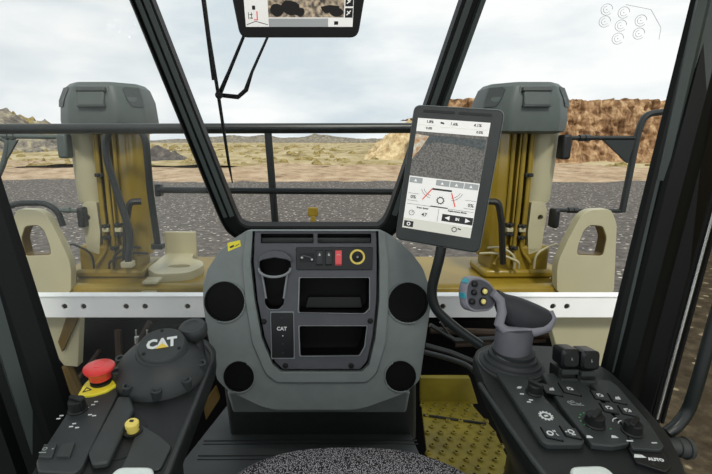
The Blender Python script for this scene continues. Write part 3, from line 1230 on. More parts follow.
# keep vent holes inside the face outline: outline is used at full size, the edge rounds backwards
D.plate(m, outer, hole_polys + [inset], -0.018, 0.0, back=False)
m.loft([[D.P(a, b, -0.018) for a, b in outer], [D.P(a, b, -0.05) for a, b in scale_poly(outer, 1.012, cmid)], [D.P(a, b, -0.20) for a, b in scale_poly(outer, 0.95, cmid)]], False, True)
shell = m.build('housing', 'grey_shell', dash, bevel=0.006, seg=3)
# raised centre section
cen_px = [(247, 231), (243, 262), (246, 300), (253, 342), (266, 372), (277, 381), (366, 381), (376, 372), (385, 342), (388, 300), (388, 262), (384, 231)]
m = MB()
D.plate(m, rpoly(lp_(cen_px), 0.01, 3), [inset], -0.01, 0.012)
m.build('centre_surround', 'grey_shell', dash, bevel=0.006, seg=3)
# inset fascia, cut for bins, cup holder, slots
fas_px = [(255, 231), (254, 262), (258, 300), (265, 337), (275, 361), (283, 368.5), (360, 368.5), (366.5, 361), (372, 337), (376, 300), (376.5, 262), (376, 231)]
bin1_px = [(300, 277.5), (369, 277.5), (369, 308), (364, 313), (299, 312)]
bin2_px = [(299.5, 325.5), (366.5, 325.5), (364, 346), (359, 355), (300.5, 355.5)]
slot1_px = [(261, 233.5), (313.5, 233.5), (313.5, 243), (261, 243)]
slot2_px = [(317.5, 233.5), (371, 233.5), (371, 243), (317.5, 243)]
bins = [rpoly(lp_(q_), 0.006, 3) for q_ in (bin1_px, bin2_px)]
slots = [rpoly(lp_(q_), 0.004, 2) for q_ in (slot1_px, slot2_px)]
cup_px = [(259, 268), (260, 260), (266, 256), (275, 254.5), (284, 256), (290.5, 260), (291.5, 268), (286, 277), (284, 304), (279, 309), (269, 309), (265, 304), (264, 277)]
cup = rpoly(lp_(cup_px), 0.008, 3)
m = MB()
D.plate(m, lp_(fas_px), bins + slots + [cup], -0.012, 0.004, back=False)
m.build('fascia', 'dark_grey', dash, bevel=0.0015)
m = MB()
D.prism(m, scale_poly(inset, 0.999), -0.11, -0.105)
m.build('fascia_gap', 'pit_black', dash)
for nm, pl, dep in (('storage_bin', bins[0], 0.085), ('storage_bin', bins[1], 0.085), ('defrost_slot', slots[0], 0.04), ('defrost_slot', slots[1], 0.04), ('cup_holder', cup, 0.06)):
    m = MB()
    rim = 1.035 if nm == 'storage_bin' else 1.02
    D.plate(m, scale_poly(pl, rim), [pl], 0.0, 0.009 if nm == 'storage_bin' else 0.006)
    p = m.build(nm, 'grey_rim' if nm != 'defrost_slot' else 'dark_grey', dash, bevel=0.0015)
    m = MB()
    D.plate(m, scale_poly(pl, 1.01), [scale_poly(pl, 0.995)], -dep, 0.0)
    D.prism(m, scale_poly(pl, 1.01), -dep - 0.003, -dep)
    m.build('liner', 'vent_black', p)
# mat in the upper bin
m = MB()
D.prism(m, rpoly(lp_([(308, 300), (362, 300), (364, 311), (305, 311)]), 0.004), -0.08, -0.05)
m.build('bin_mat', 'black', dash, bevel=0.002)
# cup holder collar
m = MB()
cc = D.L(275, 268)
hw = abs(D.L(291, 262)[0] - cc[0])
for k in range(20):
    pass
arcp = [D.P(cc[0] + hw * 0.98 * math.cos(math.radians(a)), cc[1] + hw * 0.45 * math.sin(math.radians(a)), 0.012 + 0.03 * (1 if math.sin(math.radians(a)) < 0 else 0.4) * abs(math.sin(math.radians(a)))) for a in range(180, 361, 12)]
m.tube(arcp, 0.0042, 8)
for sx_ in (-1, 1):
    m.tube([D.P(cc[0] + sx_ * hw * 0.80, cc[1] - 0.012, 0.015), D.P(cc[0] + sx_ * hw * 0.55, cc[1] - 0.10, 0.012)], 0.0035, 8)
m.build('cup_collar', 'grey_rim', dash)
m = MB()
hd = lp_([(258, 262), (260, 256), (267, 251), (275, 250), (284, 251), (291, 256), (293, 262), (287, 259), (275, 257), (264, 259)])
D.prism(m, hd, 0.0, 0.022)
m.build('cup_hood', 'dark_grey', dash, bevel=0.003)
# black socket panel with brand mark
m = MB()
D.prism(m, rpoly(lp_([(271.5, 312), (293, 312), (293.5, 357), (272.5, 357)]), 0.003), 0.004, 0.010)
usb = m.build('socket_panel', 'gloss_black', dash, bevel=0.001)
m = MB()
c = D.L(282, 328)
D.text(m, 'CAT', c[0], c[1], 0.017, 0.0108, bold=0.0006)
D.lathe(m, *D.L(283, 335), [(0.0025, 0.010), (0.002, 0.0112)], 8)
m.build('brand_mark', 'white_print', usb)
m = MB()
for (a, b) in ((282, 317), (283, 343), (283, 352)):
    D.ring(m, *D.L(a, b), 0.002, 0.0035, 0.009, 0.0115, 10)
m.build('socket_screws', 'charcoal', usb)
m = MB()
rimp = rpoly(lp_([(270.5, 311), (294, 311), (295, 358), (271.5, 358)]), 0.003)
D.plate(m, rimp, [scale_poly(rimp, 0.94)], 0.003, 0.009)
m.build('socket_frame', 'grey_rim', usb)
# fascia bolts
for (a, b) in ((264, 321), (370, 320.5), (285.5, 365), (351, 365)):
    m = MB()
    u, v = D.L(a, b)
    D.lathe(m, u, v, [(0.0095, 0.003), (0.0095, 0.007), (0.006, 0.010)], 16)
    D.lathe(m, u, v, [(0.004, 0.0095), (0.003, 0.012)], 6)
    m.build('bolt', 'black', dash)
# switch strip
m = MB()
D.prism(m, rpoly(lp_([(296, 247), (372.5, 247), (372, 269.5), (296.5, 269.5)]), 0.006), 0.003, 0.010)
sp = m.build('switch_panel', 'gloss_black', dash, bevel=0.0015)


def px_w(n_):
    return n_ / 440 * 1.43


for (a, mt, ic) in ((319.5, 'charcoal', 1), (328.7, 'charcoal', 1), (338.2, 'switch_red', 0)):
    u, v = D.L(a, 257.5)
    m = MB()
    w_, h_ = px_w(7), px_w(15.5)
    D.levels(m, [(rrect(u, v, w_, h_, 0.002), 0.009), (rrect(u, v, w_, h_, 0.002), 0.014), (rrect(u, v + 0.002, w_ * 0.9, h_ * 0.85, 0.002), 0.019)])
    r = m.build('rocker_switch', mt, sp)
    m = MB()
    if ic:
        D.bar(m, (u - 0.003, v + 0.010), (u + 0.003, v + 0.010), 0.004, 0.0185, 0.0195)
        D.bar(m, (u - 0.0012, v + 0.014), (u + 0.0012, v + 0.014), 0.005, 0.0185, 0.0195)
        m.build('symbol', 'white_print', r)
    else:
        D.arc(m, u, v + 0.006, 0.006, 20, 160, 0.0015, 0.0185, 0.0195, 6)
        m.build('symbol', 'white_print', r)
m = MB()
c = D.L(307, 257.5)
D.prism(m, rrect(c[0], c[1], px_w(15), px_w(9), 0.006), 0.009, 0.012)
k_ = m.build('connector', 'black', sp)
m = MB()
D.lathe(m, *D.L(302, 257), [(0.007, 0.012), (0.006, 0.017), (0.003, 0.018)], 12)
D.lathe(m, *D.L(312, 259), [(0.006, 0.012), (0.005, 0.017), (0.003, 0.018)], 12)
D.bar(m, D.L(303, 255), D.L(311, 257), 0.003, 0.012, 0.015)
m.build('plug', 'dark_grey', k_)
m = MB()
for (a, b) in ((302, 257), (312, 259)):
    D.lathe(m, *D.L(a, b), [(0.0032, 0.0175), (0.003, 0.019)], 8)
m.build('plug_pins', 'white_print', k_)
u, v = D.L(357, 256.5)
m = MB()
D.ring(m, u, v, 0.0185, 0.0255, 0.009, 0.0155, 32)
ps = m.build('power_socket_ring', 'yellow_ring', sp, bevel=0.001)
m = MB()
D.lathe(m, u, v, [(0.018, 0.009), (0.018, 0.012), (0.010, 0.013), (0.009, 0.017), (0.006, 0.018)], 24)
m.build('socket_cap', 'black', ps)
m = MB()
D.bar(m, (u - 0.003, v), (u + 0.003, v), 0.006, 0.018, 0.019)
m.build('socket_symbol', 'grey_print', ps)

# ball vents
for (u, v, r) in vh:
    m = MB()
    D.lathe(m, u, v, [(r * 0.99, -0.002), (r * 0.90, -0.012), (r * 0.86, -0.05), (r * 0.6, -0.06)], 36)
    b = m.build('air_vent', 'vent_black', dash)
    m = MB()
    n = 36
    for (rr, h0, h1) in ((r * 1.0, -0.006, 0.004),):
        D.ring(m, u, v, rr * 0.93, rr * 1.02, h0, h1, n)
    m.build('vent_ring', 'vent_black', b)
    m = MB()
    for k in (-2, -1, 0, 1, 2):
        hw_ = math.sqrt(max(0.0, (r * 0.84) ** 2 - (k * r * 0.3) ** 2))
        D.bar(m, (u - hw_, v + k * r * 0.3), (u + hw_, v + k * r * 0.3), 0.0025, -0.030, -0.014)
    D.lathe(m, u, v, [(0.006, -0.03), (0.005, -0.010)], 10)
    m.build('vent_slats', 'vent_black', b)
# lit crescents: shell lips around the lower vents and side bulges
for (u, v, r) in vh:
    m = MB()
    s_ = -1 if u > 0 else 1
    D.arc(m, u, v, r * 1.07, -110 if s_ > 0 else 290, 60 if s_ > 0 else 120, 0.006, -0.002, 0.007, 18)
    m.build('vent_lip', 'grey_shell', dash, bevel=0.002)
# yellow sticker
m = MB()
st = lp_([(227.5, 243), (240, 240), (241, 246), (228, 251.5)])
D.prism(m, st, 0.0, 0.0012)
sk = m.build('warning_sticker', 'yellow', dash)
m = MB()
D.bar(m, D.L(230, 247.5), D.L(234, 245.5), 0.006, 0.001, 0.002)
D.bar(m, D.L(235.5, 246.3), D.L(239.5, 243.8), 0.002, 0.001, 0.002)
m.build('sticker_print', 'charcoal', sk)
# pedestal
m = MB()
m.loft([[at(a, b, y=1.64 if k < 2 else 1.75) for k, (a, b) in enumerate(((231, 440), (416, 440), (414, 430), (233, 430)))],
        [at(a, b, y=1.46 if k < 2 else 1.70) for k, (a, b) in enumerate(((224, 384), (416, 384), (414, 370), (226, 370)))]])
m.build('pedestal', 'charcoal', dash, bevel=0.012)
m = MB()
m.loft([[at(a, b, y=yy) for a, b, yy in ((227, 392, 1.44), (410, 392, 1.44), (410, 380, 1.6), (227, 380, 1.6))],
        [at(a, b, y=yy) for a, b, yy in ((233, 413, 1.47), (406, 413, 1.47), (406, 400, 1.6), (233, 400, 1.6))]])
m.build('lower_shroud', 'grey_shell', dash, bevel=0.01)
# cowl between dashboard top and windscreen
m = MB()
g0 = [D.P(*D.L(a, b), -0.02) for a, b in ((240, 237), (390, 237))]
m.box((0.005, 1.50, FW.P(0, 0, 0).z - 0.055), (0.42, 0.10, 0.03))
m.build('cowl', 'charcoal', dash, bevel=0.006)

# ================================================================== LEFT CONSOLE
CL = Frame((0, 1.15, 0.60), (1, 0, 0), (0, 1, 0.06))
lc = thing('left_console', 'black left console with red stop button and round embossed cover', 'console', (-0.42, 0.95, 0.0))
body = rpoly(CL.LL([(22, 490), (40, 458), (62, 424), (90, 382), (112, 362), (140, 345), (206, 338), (216, 348), (214, 362), (196, 408), (178, 452), (166, 490)]), 0.02)
m = MB()
low = [((p[0] + 0.55) * 0.5 - 0.55, p[1]) for p in body]
mid = [((p[0] + 0.55) * 0.8 - 0.55, p[1]) for p in body]
CL.levels(m, [(low, -0.50), (low, -0.36), (mid, -0.16), (body, -0.05), (body, -0.006), (scale_poly(body, 0.985), 0.0)])
m.build('housing', 'console_black', lc, sharp=30)
# outer switch strip
strip = rpoly(CL.LL([(36, 462), (76, 400), (84, 392), (117, 388), (118, 394), (82, 468), (74, 474), (38, 472)], 0.01), 0.006)
m = MB()
CL.prism(m, strip, -0.002, 0.012)
stp = m.build('switch_strip', 'charcoal', lc, bevel=0.003)
def CLP(px, py, h):
    return CL.L(px, py, h)
# rockers
for (a, b) in ((47, 449), (65, 448)):
    m = MB()
    quad = CL.LL([(a - 9, b + 8), (a - 3, b - 5), (a + 10, b - 6), (a + 5, b + 8)], 0.018)
    CL.prism(m, rpoly(quad, 0.003), 0.010, 0.018)
    r = m.build('rocker_switch', 'console_top', stp, bevel=0.002)
    if a == 47:
        m = MB()
        u, v = CLP(a, b, 0.018)
        CL.ring(m, u - 0.004, v, 0.003, 0.0045, 0.018, 0.019, 12)
        CL.bar(m, (u - 0.010, v - 0.010), (u + 0.004, v - 0.010), 0.0018, 0.018, 0.019)
        CL.bar(m, (u + 0.010, v), (u + 0.013, v), 0.003, 0.018, 0.019)
        m.build('symbol', 'grey_print', r)
m = MB()
for (a, b) in ((58.5, 419), (61.5, 416), (71, 427), (74, 424), (77, 428), (87, 408), (93, 405), (96, 402), (90, 415), (94, 416)):
    u, v = CLP(a, b, 0.012)
    CL.bar(m, (u - 0.004, v), (u + 0.004, v + 0.001), 0.0028, 0.012, 0.0132)
for (a, b) in ((112, 408), (113, 412), (109, 413)):
    u, v = CLP(a, b, 0.012)
    CL.bar(m, (u - 0.008, v), (u + 0.008, v + 0.001), 0.0022, 0.002, 0.0028)
m.build('dial_marks', 'white_print', stp)
# rotary knob
def knob(F, px, py, r, parent, name='rotary_knob', base=0.012, mt='console_black', htall=0.026, ang=0.6):
    u, v = F.L(px, py, base + htall * 0.6)
    m = MB()
    F.lathe(m, u, v, [(r * 1.15, base - 0.004), (r * 1.15, base + 0.003), (r, base + 0.005), (r * 0.95, base + htall), (r * 0.8, base + htall + 0.002)], 24)
    k = m.build(name, mt, parent)
    m = MB()
    a = V((math.cos(ang), math.sin(ang)))
    F.bar(m, (u - a.x * r * 0.95, v - a.y * r * 0.95), (u + a.x * r * 1.1, v + a.y * r * 1.1), r * 0.55, base + 0.004, base + htall + 0.008)
    m.build('grip_ridge', mt, k, bevel=0.002)
    for q_ in range(10):
        pass
    return k
knob(CL, 77, 404, 0.019, stp, mt='black', ang=-0.4)
# raised ramp and slot
m = MB()
ramp = CL.LL([(88, 452), (118, 396), (130, 396), (134, 408), (108, 462), (92, 464)], 0.015)
CL.prism(m, rpoly(ramp, 0.006), 0.0, 0.015)
m.build('raised_ramp', 'console_top', lc, bevel=0.005)
m = MB()
CL.prism(m, rpoly(CL.LL([(110, 462), (136, 412), (148, 424), (138, 446), (126, 458)], 0.0), 0.006), -0.001, 0.0012)
m.build('key_recess', 'black', lc)
m = MB()
CL.prism(m, rpoly(CL.LL([(140, 424), (158, 434), (172, 446), (160, 470), (120, 470), (126, 458)], 0.004), 0.01), 0.0, 0.005)
m.build('front_pad', 'console_top', lc, bevel=0.003)
# yellow switch
u, v = CLP(132, 424, 0.024)
m = MB()
CL.lathe(m, u, v, [(0.018, -0.002), (0.018, 0.004), (0.012, 0.006), (0.012, 0.016), (0.014, 0.017), (0.0145, 0.027), (0.012, 0.030), (0.004, 0.031)], 24)
ky = m.build('yellow_knob', 'yellow_ring', lc)
ky['label'] = 'small brass yellow knob'
m = MB()
CL.ring(m, u, v, 0.0135, 0.020, -0.001, 0.008, 24)
m.build('knob_collar', 'black', ky)
m = MB()
CL.bar(m, (u - 0.004, v), (u + 0.004, v), 0.005, 0.030, 0.033)
m.build('key_slot', 'black', ky)
# yellow plate + emergency stop
yp = rpoly(CL.LL([(77, 396), (84, 384), (96, 372), (112, 368), (118, 376), (118, 384), (106, 391), (92, 395)], 0.018), 0.008)
m = MB()
CL.prism(m, yp, -0.001, 0.018)
pl = m.build('stop_plate', 'yellow', lc, bevel=0.002)
pl['label'] = 'yellow backing plate'
m = MB()
u, v = CL.L(87, 390, 0.018)
CL.plate(m, circ(u, v, 0.012, 3), [circ(u, v, 0.0085, 3)], 0.018, 0.0195)
m.build('warning_triangle', 'charcoal', pl)
u, v = CL.L(100.5, 378, 0.03)
m = MB()
CL.lathe(m, u, v, [(0.025, 0.016), (0.025, 0.024), (0.022, 0.025)], 30)
CL.lathe(m, u, v, [(0.021, 0.02), (0.022, 0.045)], 30)
m.build('stop_collar', 'black', lc)
m = MB()
CL.lathe(m, u, v, [(0.023, 0.030), (0.026, 0.032), (0.027, 0.043), (0.034, 0.052), (0.037, 0.058), (0.036, 0.063), (0.028, 0.0665), (0.010, 0.068), (0.002, 0.068)], 36)
es = m.build('stop_button', 'red', lc)
es['label'] = 'red mushroom stop button'
m = MB()
CL.arc(m, u, v, 0.012, 20, 160, 0.0018, 0.0665, 0.069, 8)
CL.arc(m, u, v, 0.012, 200, 340, 0.0018, 0.0665, 0.069, 8)
m.build('turn_arrows', 'switch_red', es)
# round cover
DM = Frame(CL.P(*CL.L(162, 374), 0.0), (1, 0, -0.05), (0, 1, 0.20))
R0 = 0.118
m = MB()
prof = [(1.04, -0.06), (1.04, 0.0), (0.99, 0.018), (0.90, 0.040), (0.78, 0.056), (0.62, 0.068), (0.50, 0.073), (0.485, 0.077), (0.2, 0.079), (0.01, 0.079)]
DM.lathe(m, 0, 0, [(R0 * a, b) for a, b in prof], 48)
dm = m.build('round_cover', 'charcoal', lc, sharp=28)
# top disc + logo, tilted to the operator
u0, v0 = 0.0, 0.0
TD = Frame(DM.P(0.004, 0.010, 0.088), (1, 0.10, 0), (-0.1, 1, 0.36))
m = MB()
TD.lathe(m, 0, 0, [(R0 * 0.56, -0.022), (R0 * 0.50, 0.001), (R0 * 0.48, 0.003), (0.001, 0.004)], 40)
m.build('cover_disc', 'console_top', dm)
m = MB()
TD.text(m, 'CAT', 0.0, 0.0, 0.044, 0.0045, rot=0.16, bold=0.0022, sx=0.86)
m.build('brand_letters', 'white_print', dm)
m = MB()
cu_, sn = math.cos(0.16), math.sin(0.16)
tri = [(-0.014, -0.017), (0.017, -0.017), (0.002, 0.000)]
TD.prism(m, [(a * cu_ - b * sn, a * sn + b * cu_) for a, b in tri], 0.0046, 0.0060)
m.build('brand_triangle', 'logo_yellow', dm)
for a in (100, 220, 340):
    m = MB()
    t_ = math.radians(a)
    TD.lathe(m, R0 * 0.42 * math.cos(t_), R0 * 0.42 * math.sin(t_), [(0.0045, 0.001), (0.0045, 0.005), (0.003, 0.0055)], 10)
    m.build('disc_screw', 'black', dm)
for a in (205, 243, 283, 323, 0, 178):
    t_ = math.radians(a)
    m = MB()
    uu, vv = R0 * 0.90 * math.cos(t_), R0 * 0.90 * math.sin(t_)
    DM.ring(m, uu, vv, 0.0075, 0.013, 0.02, 0.044, 16)
    DM.lathe(m, uu, vv, [(0.0075, 0.02), (0.007, 0.038), (0.004, 0.040)], 6)
    m.build('cover_bolt', 'console_top', dm, bevel=0.001)
# small mushroom lever behind
m = MB()
p0 = at(201, 372, d=1.22)
p1 = at(196, 338, d=1.24)
m.tube([p0, p0.lerp(p1, 0.5), p1], [0.026, 0.020, 0.019], 18)
ll = m.build('tiller_lever', 'console_black', lc)
ax = V((-0.05, -0.22, 1)).normalized()
LF = Frame(p1, V((1, 0, 0.05)), V((0, 1, 0.2)))
m = MB()
LF.lathe(m, -0.004, 0.0, [(0.019, -0.002), (0.034, 0.008), (0.0395, 0.020), (0.0395, 0.036), (0.034, 0.044), (0.022, 0.0455), (0.018, 0.043), (0.002, 0.043)], 30)
m.build('lever_knob', 'charcoal', ll)
# console rim edge toward operator
m = MB()
pts = [CL.P(*CL.L(a, b), 0.003) for a, b in ((206, 345), (214, 356), (196, 402), (180, 442), (166, 478))]
m.tube(pts, 0.006, 8, smooth=0.03)
m.build('edge_trim', 'charcoal', lc)
# silver pad low in view
m = MB()
SP = Frame(at(135, 470, d=0.80), (1, 0, 0), (0, 1, 0.1))
SP.prism(m, rrect(0, -0.03, 0.075, 0.07, 0.02, 5), -0.01, 0.003)
o = m.build('armrest_tip', 'silver_pad', bevel=0.004)
tag(o, 'pale grey armrest tip at the bottom edge before the red stop button console', 'armrest', 'armrest tips')
m = MB()
SP = Frame(at(588, 469, d=0.80), (1, 0.05, 0), (0, 1, 0.1))
SP.prism(m, rrect(0, -0.03, 0.075, 0.07, 0.02, 5), -0.01, 0.003)
o = m.build('armrest_tip', 'silver_pad', bevel=0.004)
tag(o, 'pale grey armrest tip at the bottom edge before the joystick console', 'armrest', 'armrest tips')

# ================================================================== RIGHT CONSOLE
CR = Frame((0.5, 1.15, 0.60), (1, 0.0, 0), (0, 1, 0.08))
rc = thing('right_console', 'black right console with joystick, knobs and keypad panels', 'console', (0.58, 0.95, 0.0))
body = rpoly(CR.LL([(473, 356), (478, 347), (490, 343), (560, 346), (592, 360), (612, 372), (640, 400), (668, 432), (684, 462), (690, 490), (556, 490), (533, 462), (505, 420), (484, 386)]), 0.02)
low = [((p[0] - 0.25) * 0.5 + 0.25, p[1]) for p in body]
mid = [((p[0] - 0.25) * 0.8 + 0.25, p[1]) for p in body]
m = MB()
CR.levels(m, [(low, -0.50), (low, -0.36), (mid, -0.16), (body, -0.04), (body, -0.007), (scale_poly(body, 0.98), 0.0)])
m.build('housing', 'console_black', rc, sharp=30)
# bright front left chamfer line
m = MB()
m.tube([CR.P(*CR.L(a, b), 0.0) for a, b in ((480, 384), (503, 418), (533, 460), (552, 484))], 0.006, 8, smooth=0.03)
m.build('edge_trim', 'console_top', rc)
H1 = 0.014
pan_px = {
    'a': [(497, 373), (521, 373), (532, 383), (585, 440), (582, 444), (548, 444), (541, 440)],
    'b': [(541, 373), (572, 372), (582, 379), (626, 430), (630, 443), (612, 446), (592, 444), (560, 404)],
    'c': [(588, 380), (610, 380), (618, 386), (650, 424), (664, 446), (660, 450), (632, 448), (626, 428)],
}
panels = {}
for k, px in pan_px.items():
    m = MB()
    CR.prism(m, rpoly(CR.LL(px, H1), 0.005), -0.001, H1)
    panels[k] = m.build('control_panel', 'console_top', rc, bevel=0.003)
# black info strip at the front edge
m = MB()
CR.prism(m, rpoly(CR.LL([(628, 446), (662, 451), (671, 466), (666, 472), (636, 462)], 0.008), 0.004), -0.001, 0.008)
ap = m.build('label_strip', 'gloss_black', rc, bevel=0.001)
m = MB()
c = CR.L(656, 459.5, 0.009)
CR.text(m, 'AUTO', c[0], c[1], 0.0105, 0.0088, rot=-0.12, bold=0.0005)
c = CR.L(639, 456, 0.009)
CR.prism(m, [(c[0] - 0.012, c[1] - 0.003), (c[0] + 0.012, c[1] - 0.004), (c[0] + 0.008, c[1] + 0.003), (c[0] - 0.006, c[1] + 0.005)], 0.008, 0.0092)
m.build('label_writing', 'white_print', ap)


def pxd(F, px, py, dx, dy, h):
    a = V(F.L(px, py, h))
    b = V(F.L(px + dx, py + dy, h))
    return b - a


def key(F, cx, cy, w_, h_, skx, sky, parent, icon, h0=H1):
    """button whose face spans w_ px along the row and h_ px down the column"""
    rowx, rowy = 1.0, 0.22
    colx, coly = 0.62, 1.0
    q_ = []
    for a, b in ((-1, 1), (1, 1), (1, -1), (-1, -1)):
        q_.append((cx + a * w_ / 2 * rowx + b * h_ / 2 * colx, cy + a * w_ / 2 * rowy + b * h_ / 2 * coly))
    poly = rpoly(F.LL(q_, h0 + 0.004), 0.002)
    m = MB()
    F.prism(m, poly, h0 - 0.002, h0 + 0.004, 0.97)
    b_ = m.build('key', 'charcoal', parent, bevel=0.0012)
    m = MB()
    F.prism(m, scale_poly(poly, 1.12), h0 - 0.002, h0 + 0.0006)
    m.build('key_gap', 'pit_black', b_)
    u, v = F.L(cx, cy, h0 + 0.005)
    m = MB()
    z0, z1 = h0 + 0.004, h0 + 0.0055
    if icon == 'hare':
        F.bar(m, (u - 0.006, v - 0.002), (u + 0.005, v - 0.003), 0.003, z0, z1)
        F.bar(m, (u - 0.003, v + 0.003), (u + 0.006, v + 0.002), 0.002, z0, z1)
        F.bar(m, (u + 0.004, v - 0.003), (u + 0.005, v + 0.005), 0.002, z0, z1)
    elif icon == 'ring':
        F.ring(m, u - 0.004, v, 0.0045, 0.0068, z0, z1, 16)
        F.text(m, 'H', u + 0.007, v + 0.005, 0.008, z1, bold=0.0003)
        F.text(m, 'L', u + 0.009, v - 0.005, 0.008, z1, bold=0.0003)
    elif icon == 'gear':
        F.gear(m, u, v, 0.007, z0, z1, 8)
        F.bar(m, (u - 0.012, v), (u - 0.009, v), 0.002, z0, z1)
        F.bar(m, (u - 0.003, v - 0.009), (u + 0.005, v - 0.009), 0.0016, z0, z1)
    else:
        F.bar(m, (u - 0.006, v + 0.004), (u + 0.003, v + 0.004), 0.0022, z0, z1)
        F.bar(m, (u - 0.005, v - 0.004), (u - 0.005, v + 0.004), 0.0022, z0, z1)
        F.bar(m, (u - 0.001, v - 0.004), (u + 0.006, v - 0.004), 0.0022, z0, z1)
        F.bar(m, (u + 0.005, v - 0.004), (u + 0.005, v + 0.002), 0.0022, z0, z1)
    m.build('symbol', 'white_print', b_)


key(CR, 551.5, 389, 17, 9, 0, 0, panels['b'], 'hare')
key(CR, 570, 388.5, 17, 9, 0, 0, panels['b'], 'box')
key(CR, 552, 433, 16, 10, 0, 0, panels['a'], 'ring')
key(CR, 571, 431.5, 16, 10, 0, 0, panels['a'], 'gear')
key(CR, 600, 395, 14, 8, 0, 0, panels['c'], 'box')
key(CR, 617.5, 398, 14, 8, 0, 0, panels['c'], 'hare')
key(CR, 609, 407.5, 14, 8, 0, 0, panels['c'], 'box')
key(CR, 627.5, 410, 14, 8, 0, 0, panels['c'], 'box')
# printed marks
m = MB()
u, v = CR.L(546, 416, H1)
CR.gear(m, u, v, 0.0155, H1, H1 + 0.0012, 12)
CR.bar(m, (u - 0.004, v - 0.001), (u + 0.004, v + 0.001), 0.005, H1, H1 + 0.0012)
for (a, b) in ((520, 387), (522, 394), (529, 402), (519, 388), (531, 400)):
    u, v = CR.L(a, b, H1)
    CR.bar(m, (u - 0.005, v), (u + 0.004, v - 0.001), 0.0028, H1, H1 + 0.0012)
m.build('printed_symbols', 'white_print', panels['a'])
m = MB()
u, v = CR.L(575, 403, H1)
CR.ring(m, u - 0.012, v + 0.002, 0.003, 0.0048, H1, H1 + 0.001, 10)
CR.ring(m, u - 0.004, v + 0.004, 0.003, 0.0045, H1, H1 + 0.001, 10)
CR.bar(m, (u - 0.014, v - 0.006), (u + 0.016, v - 0.009), 0.002, H1, H1 + 0.001)
CR.bar(m, (u + 0.001, v), (u + 0.007, v - 0.006), 0.002, H1, H1 + 0.001)
CR.bar(m, (u + 0.007, v - 0.006), (u + 0.013, v - 0.001), 0.002, H1, H1 + 0.001)
m.build('machine_pictogram', 'grey_print', panels['b'])
m = MB()
ku, kv = CR.L(595, 422, H1)
for k in range(12):
    t_ = math.radians(60 + k * 23)
    uu, vv = ku + 0.030 * math.cos(t_), kv + 0.030 * math.sin(t_)
    if k in (8, 9, 10):
        continue
    CR.bar(m, (uu - 0.0015, vv), (uu + 0.0015, vv), 0.0026, H1, H1 + 0.0012)
m.build('dial_dots', 'green_print', panels['b'])
m = MB()
for (a, b) in ((589, 437), (614, 437)):
    u, v = CR.L(a, b, H1)
    CR.prism(m, [(u - 0.007, v - 0.003), (u + 0.007, v - 0.003), (u + 0.004, v + 0.003), (u - 0.003, v + 0.004)], H1, H1 + 0.0012)
m.build('speed_symbols', 'white_print', panels['b'])
m = MB()
u, v = CR.L(617, 420, H1)
CR.arc(m, u + 0.004, v - 0.012, 0.018, 90, 160, 0.002, H1, H1 + 0.001, 6)
CR.arc(m, u + 0.008, v - 0.016, 0.013, 90, 160, 0.002, H1, H1 + 0.001, 6)
u, v = CR.L(630, 441, H1)
CR.bar(m, (u - 0.007, v), (u + 0.006, v), 0.003, H1, H1 + 0.001)
u, v = CR.L(655, 443, H1)
CR.bar(m, (u - 0.007, v), (u + 0.004, v), 0.002, H1, H1 + 0.001)
m.build('printed_symbols', 'white_print', panels['c'])
knob(CR, 534.5, 388, 0.0165, panels['a'], base=H1, mt='black', htall=0.022, ang=-0.8)
knob(CR, 595, 419, 0.0195, panels['b'], base=H1, mt='black', htall=0.022, ang=0.7)
knob(CR, 633, 427, 0.0180, panels['c'], base=H1, mt='black', htall=0.022, ang=0.7)
# two paddle switches at back
for (a, sc) in ((565, 1.0), (584.5, 1.0)):
    m = MB()
    pf = Frame(CR.P(*CR.L(a + 2, 384 if a < 570 else 386), 0.0), (1, 0.0, 0), (0.0, 0.12, 1))
    k = 0.0455
    pf.prism(m, rrect(0, 0.018, k, 0.05, 0.006), -0.045, 0.0)
    b_ = m.build('paddle_switch', 'console_black', rc, bevel=0.004)
    m = MB()
    pf.levels(m, [(rrect(0, 0.070, k * 0.98, 0.046, 0.01, 4), -0.035), (rrect(0, 0.070, k * 1.02, 0.050, 0.012, 4), 0.008), (rrect(0, 0.070, k * 0.8, 0.036, 0.01, 4), 0.014)])
    m.build('paddle_head', 'gloss_black', b_)
    m = MB()
    pf.prism(m, rrect(0, 0.036, k * 0.92, 0.012, 0.002), -0.01, 0.012)
    pf.prism(m, rrect(0, 0.008, k * 0.92, 0.020, 0.002), -0.01, 0.010)
    m.build('paddle_steps', 'console_top', b_, bevel=0.002)
    m = MB()
    pf.bar(m, (0.0, 0.068), (0.0, 0.075), 0.0018, 0.0138, 0.0150)
    pf.bar(m, (0.0, 0.068), (0.003, 0.070), 0.0014, 0.0138, 0.0150)
    m.build('paddle_symbol', 'grey_print', b_)
# joystick
js = CR.P(*CR.L(511, 365), 0.0)
JF = Frame(js, (1, 0, 0), (0, 1, 0.08))
m = MB()
JF.prism(m, rpoly(CR.LL([(474, 368), (484, 346), (522, 346), (548, 362), (542, 376), (498, 378)]), 0.0), 0, 0) if False else None
JF.lathe(m, 0, 0, [(0.088, -0.002), (0.088, 0.004), (0.080, 0.008)], 40)
jb = m.build('joystick', 'console_top', rc)
m = MB()
prof = []
for k, (r_, h_) in enumerate(((0.083, 0.004), (0.072, 0.016), (0.062, 0.030), (0.055, 0.044))):
    prof += [(r_, h_), (r_, h_ + 0.006), (r_ - 0.008, h_ + 0.009)]
prof.append((0.040, 0.058))
JF.lathe(m, 0, 0, prof, 40)
m.build('rubber_boot', 'rubber', jb, sharp=50)
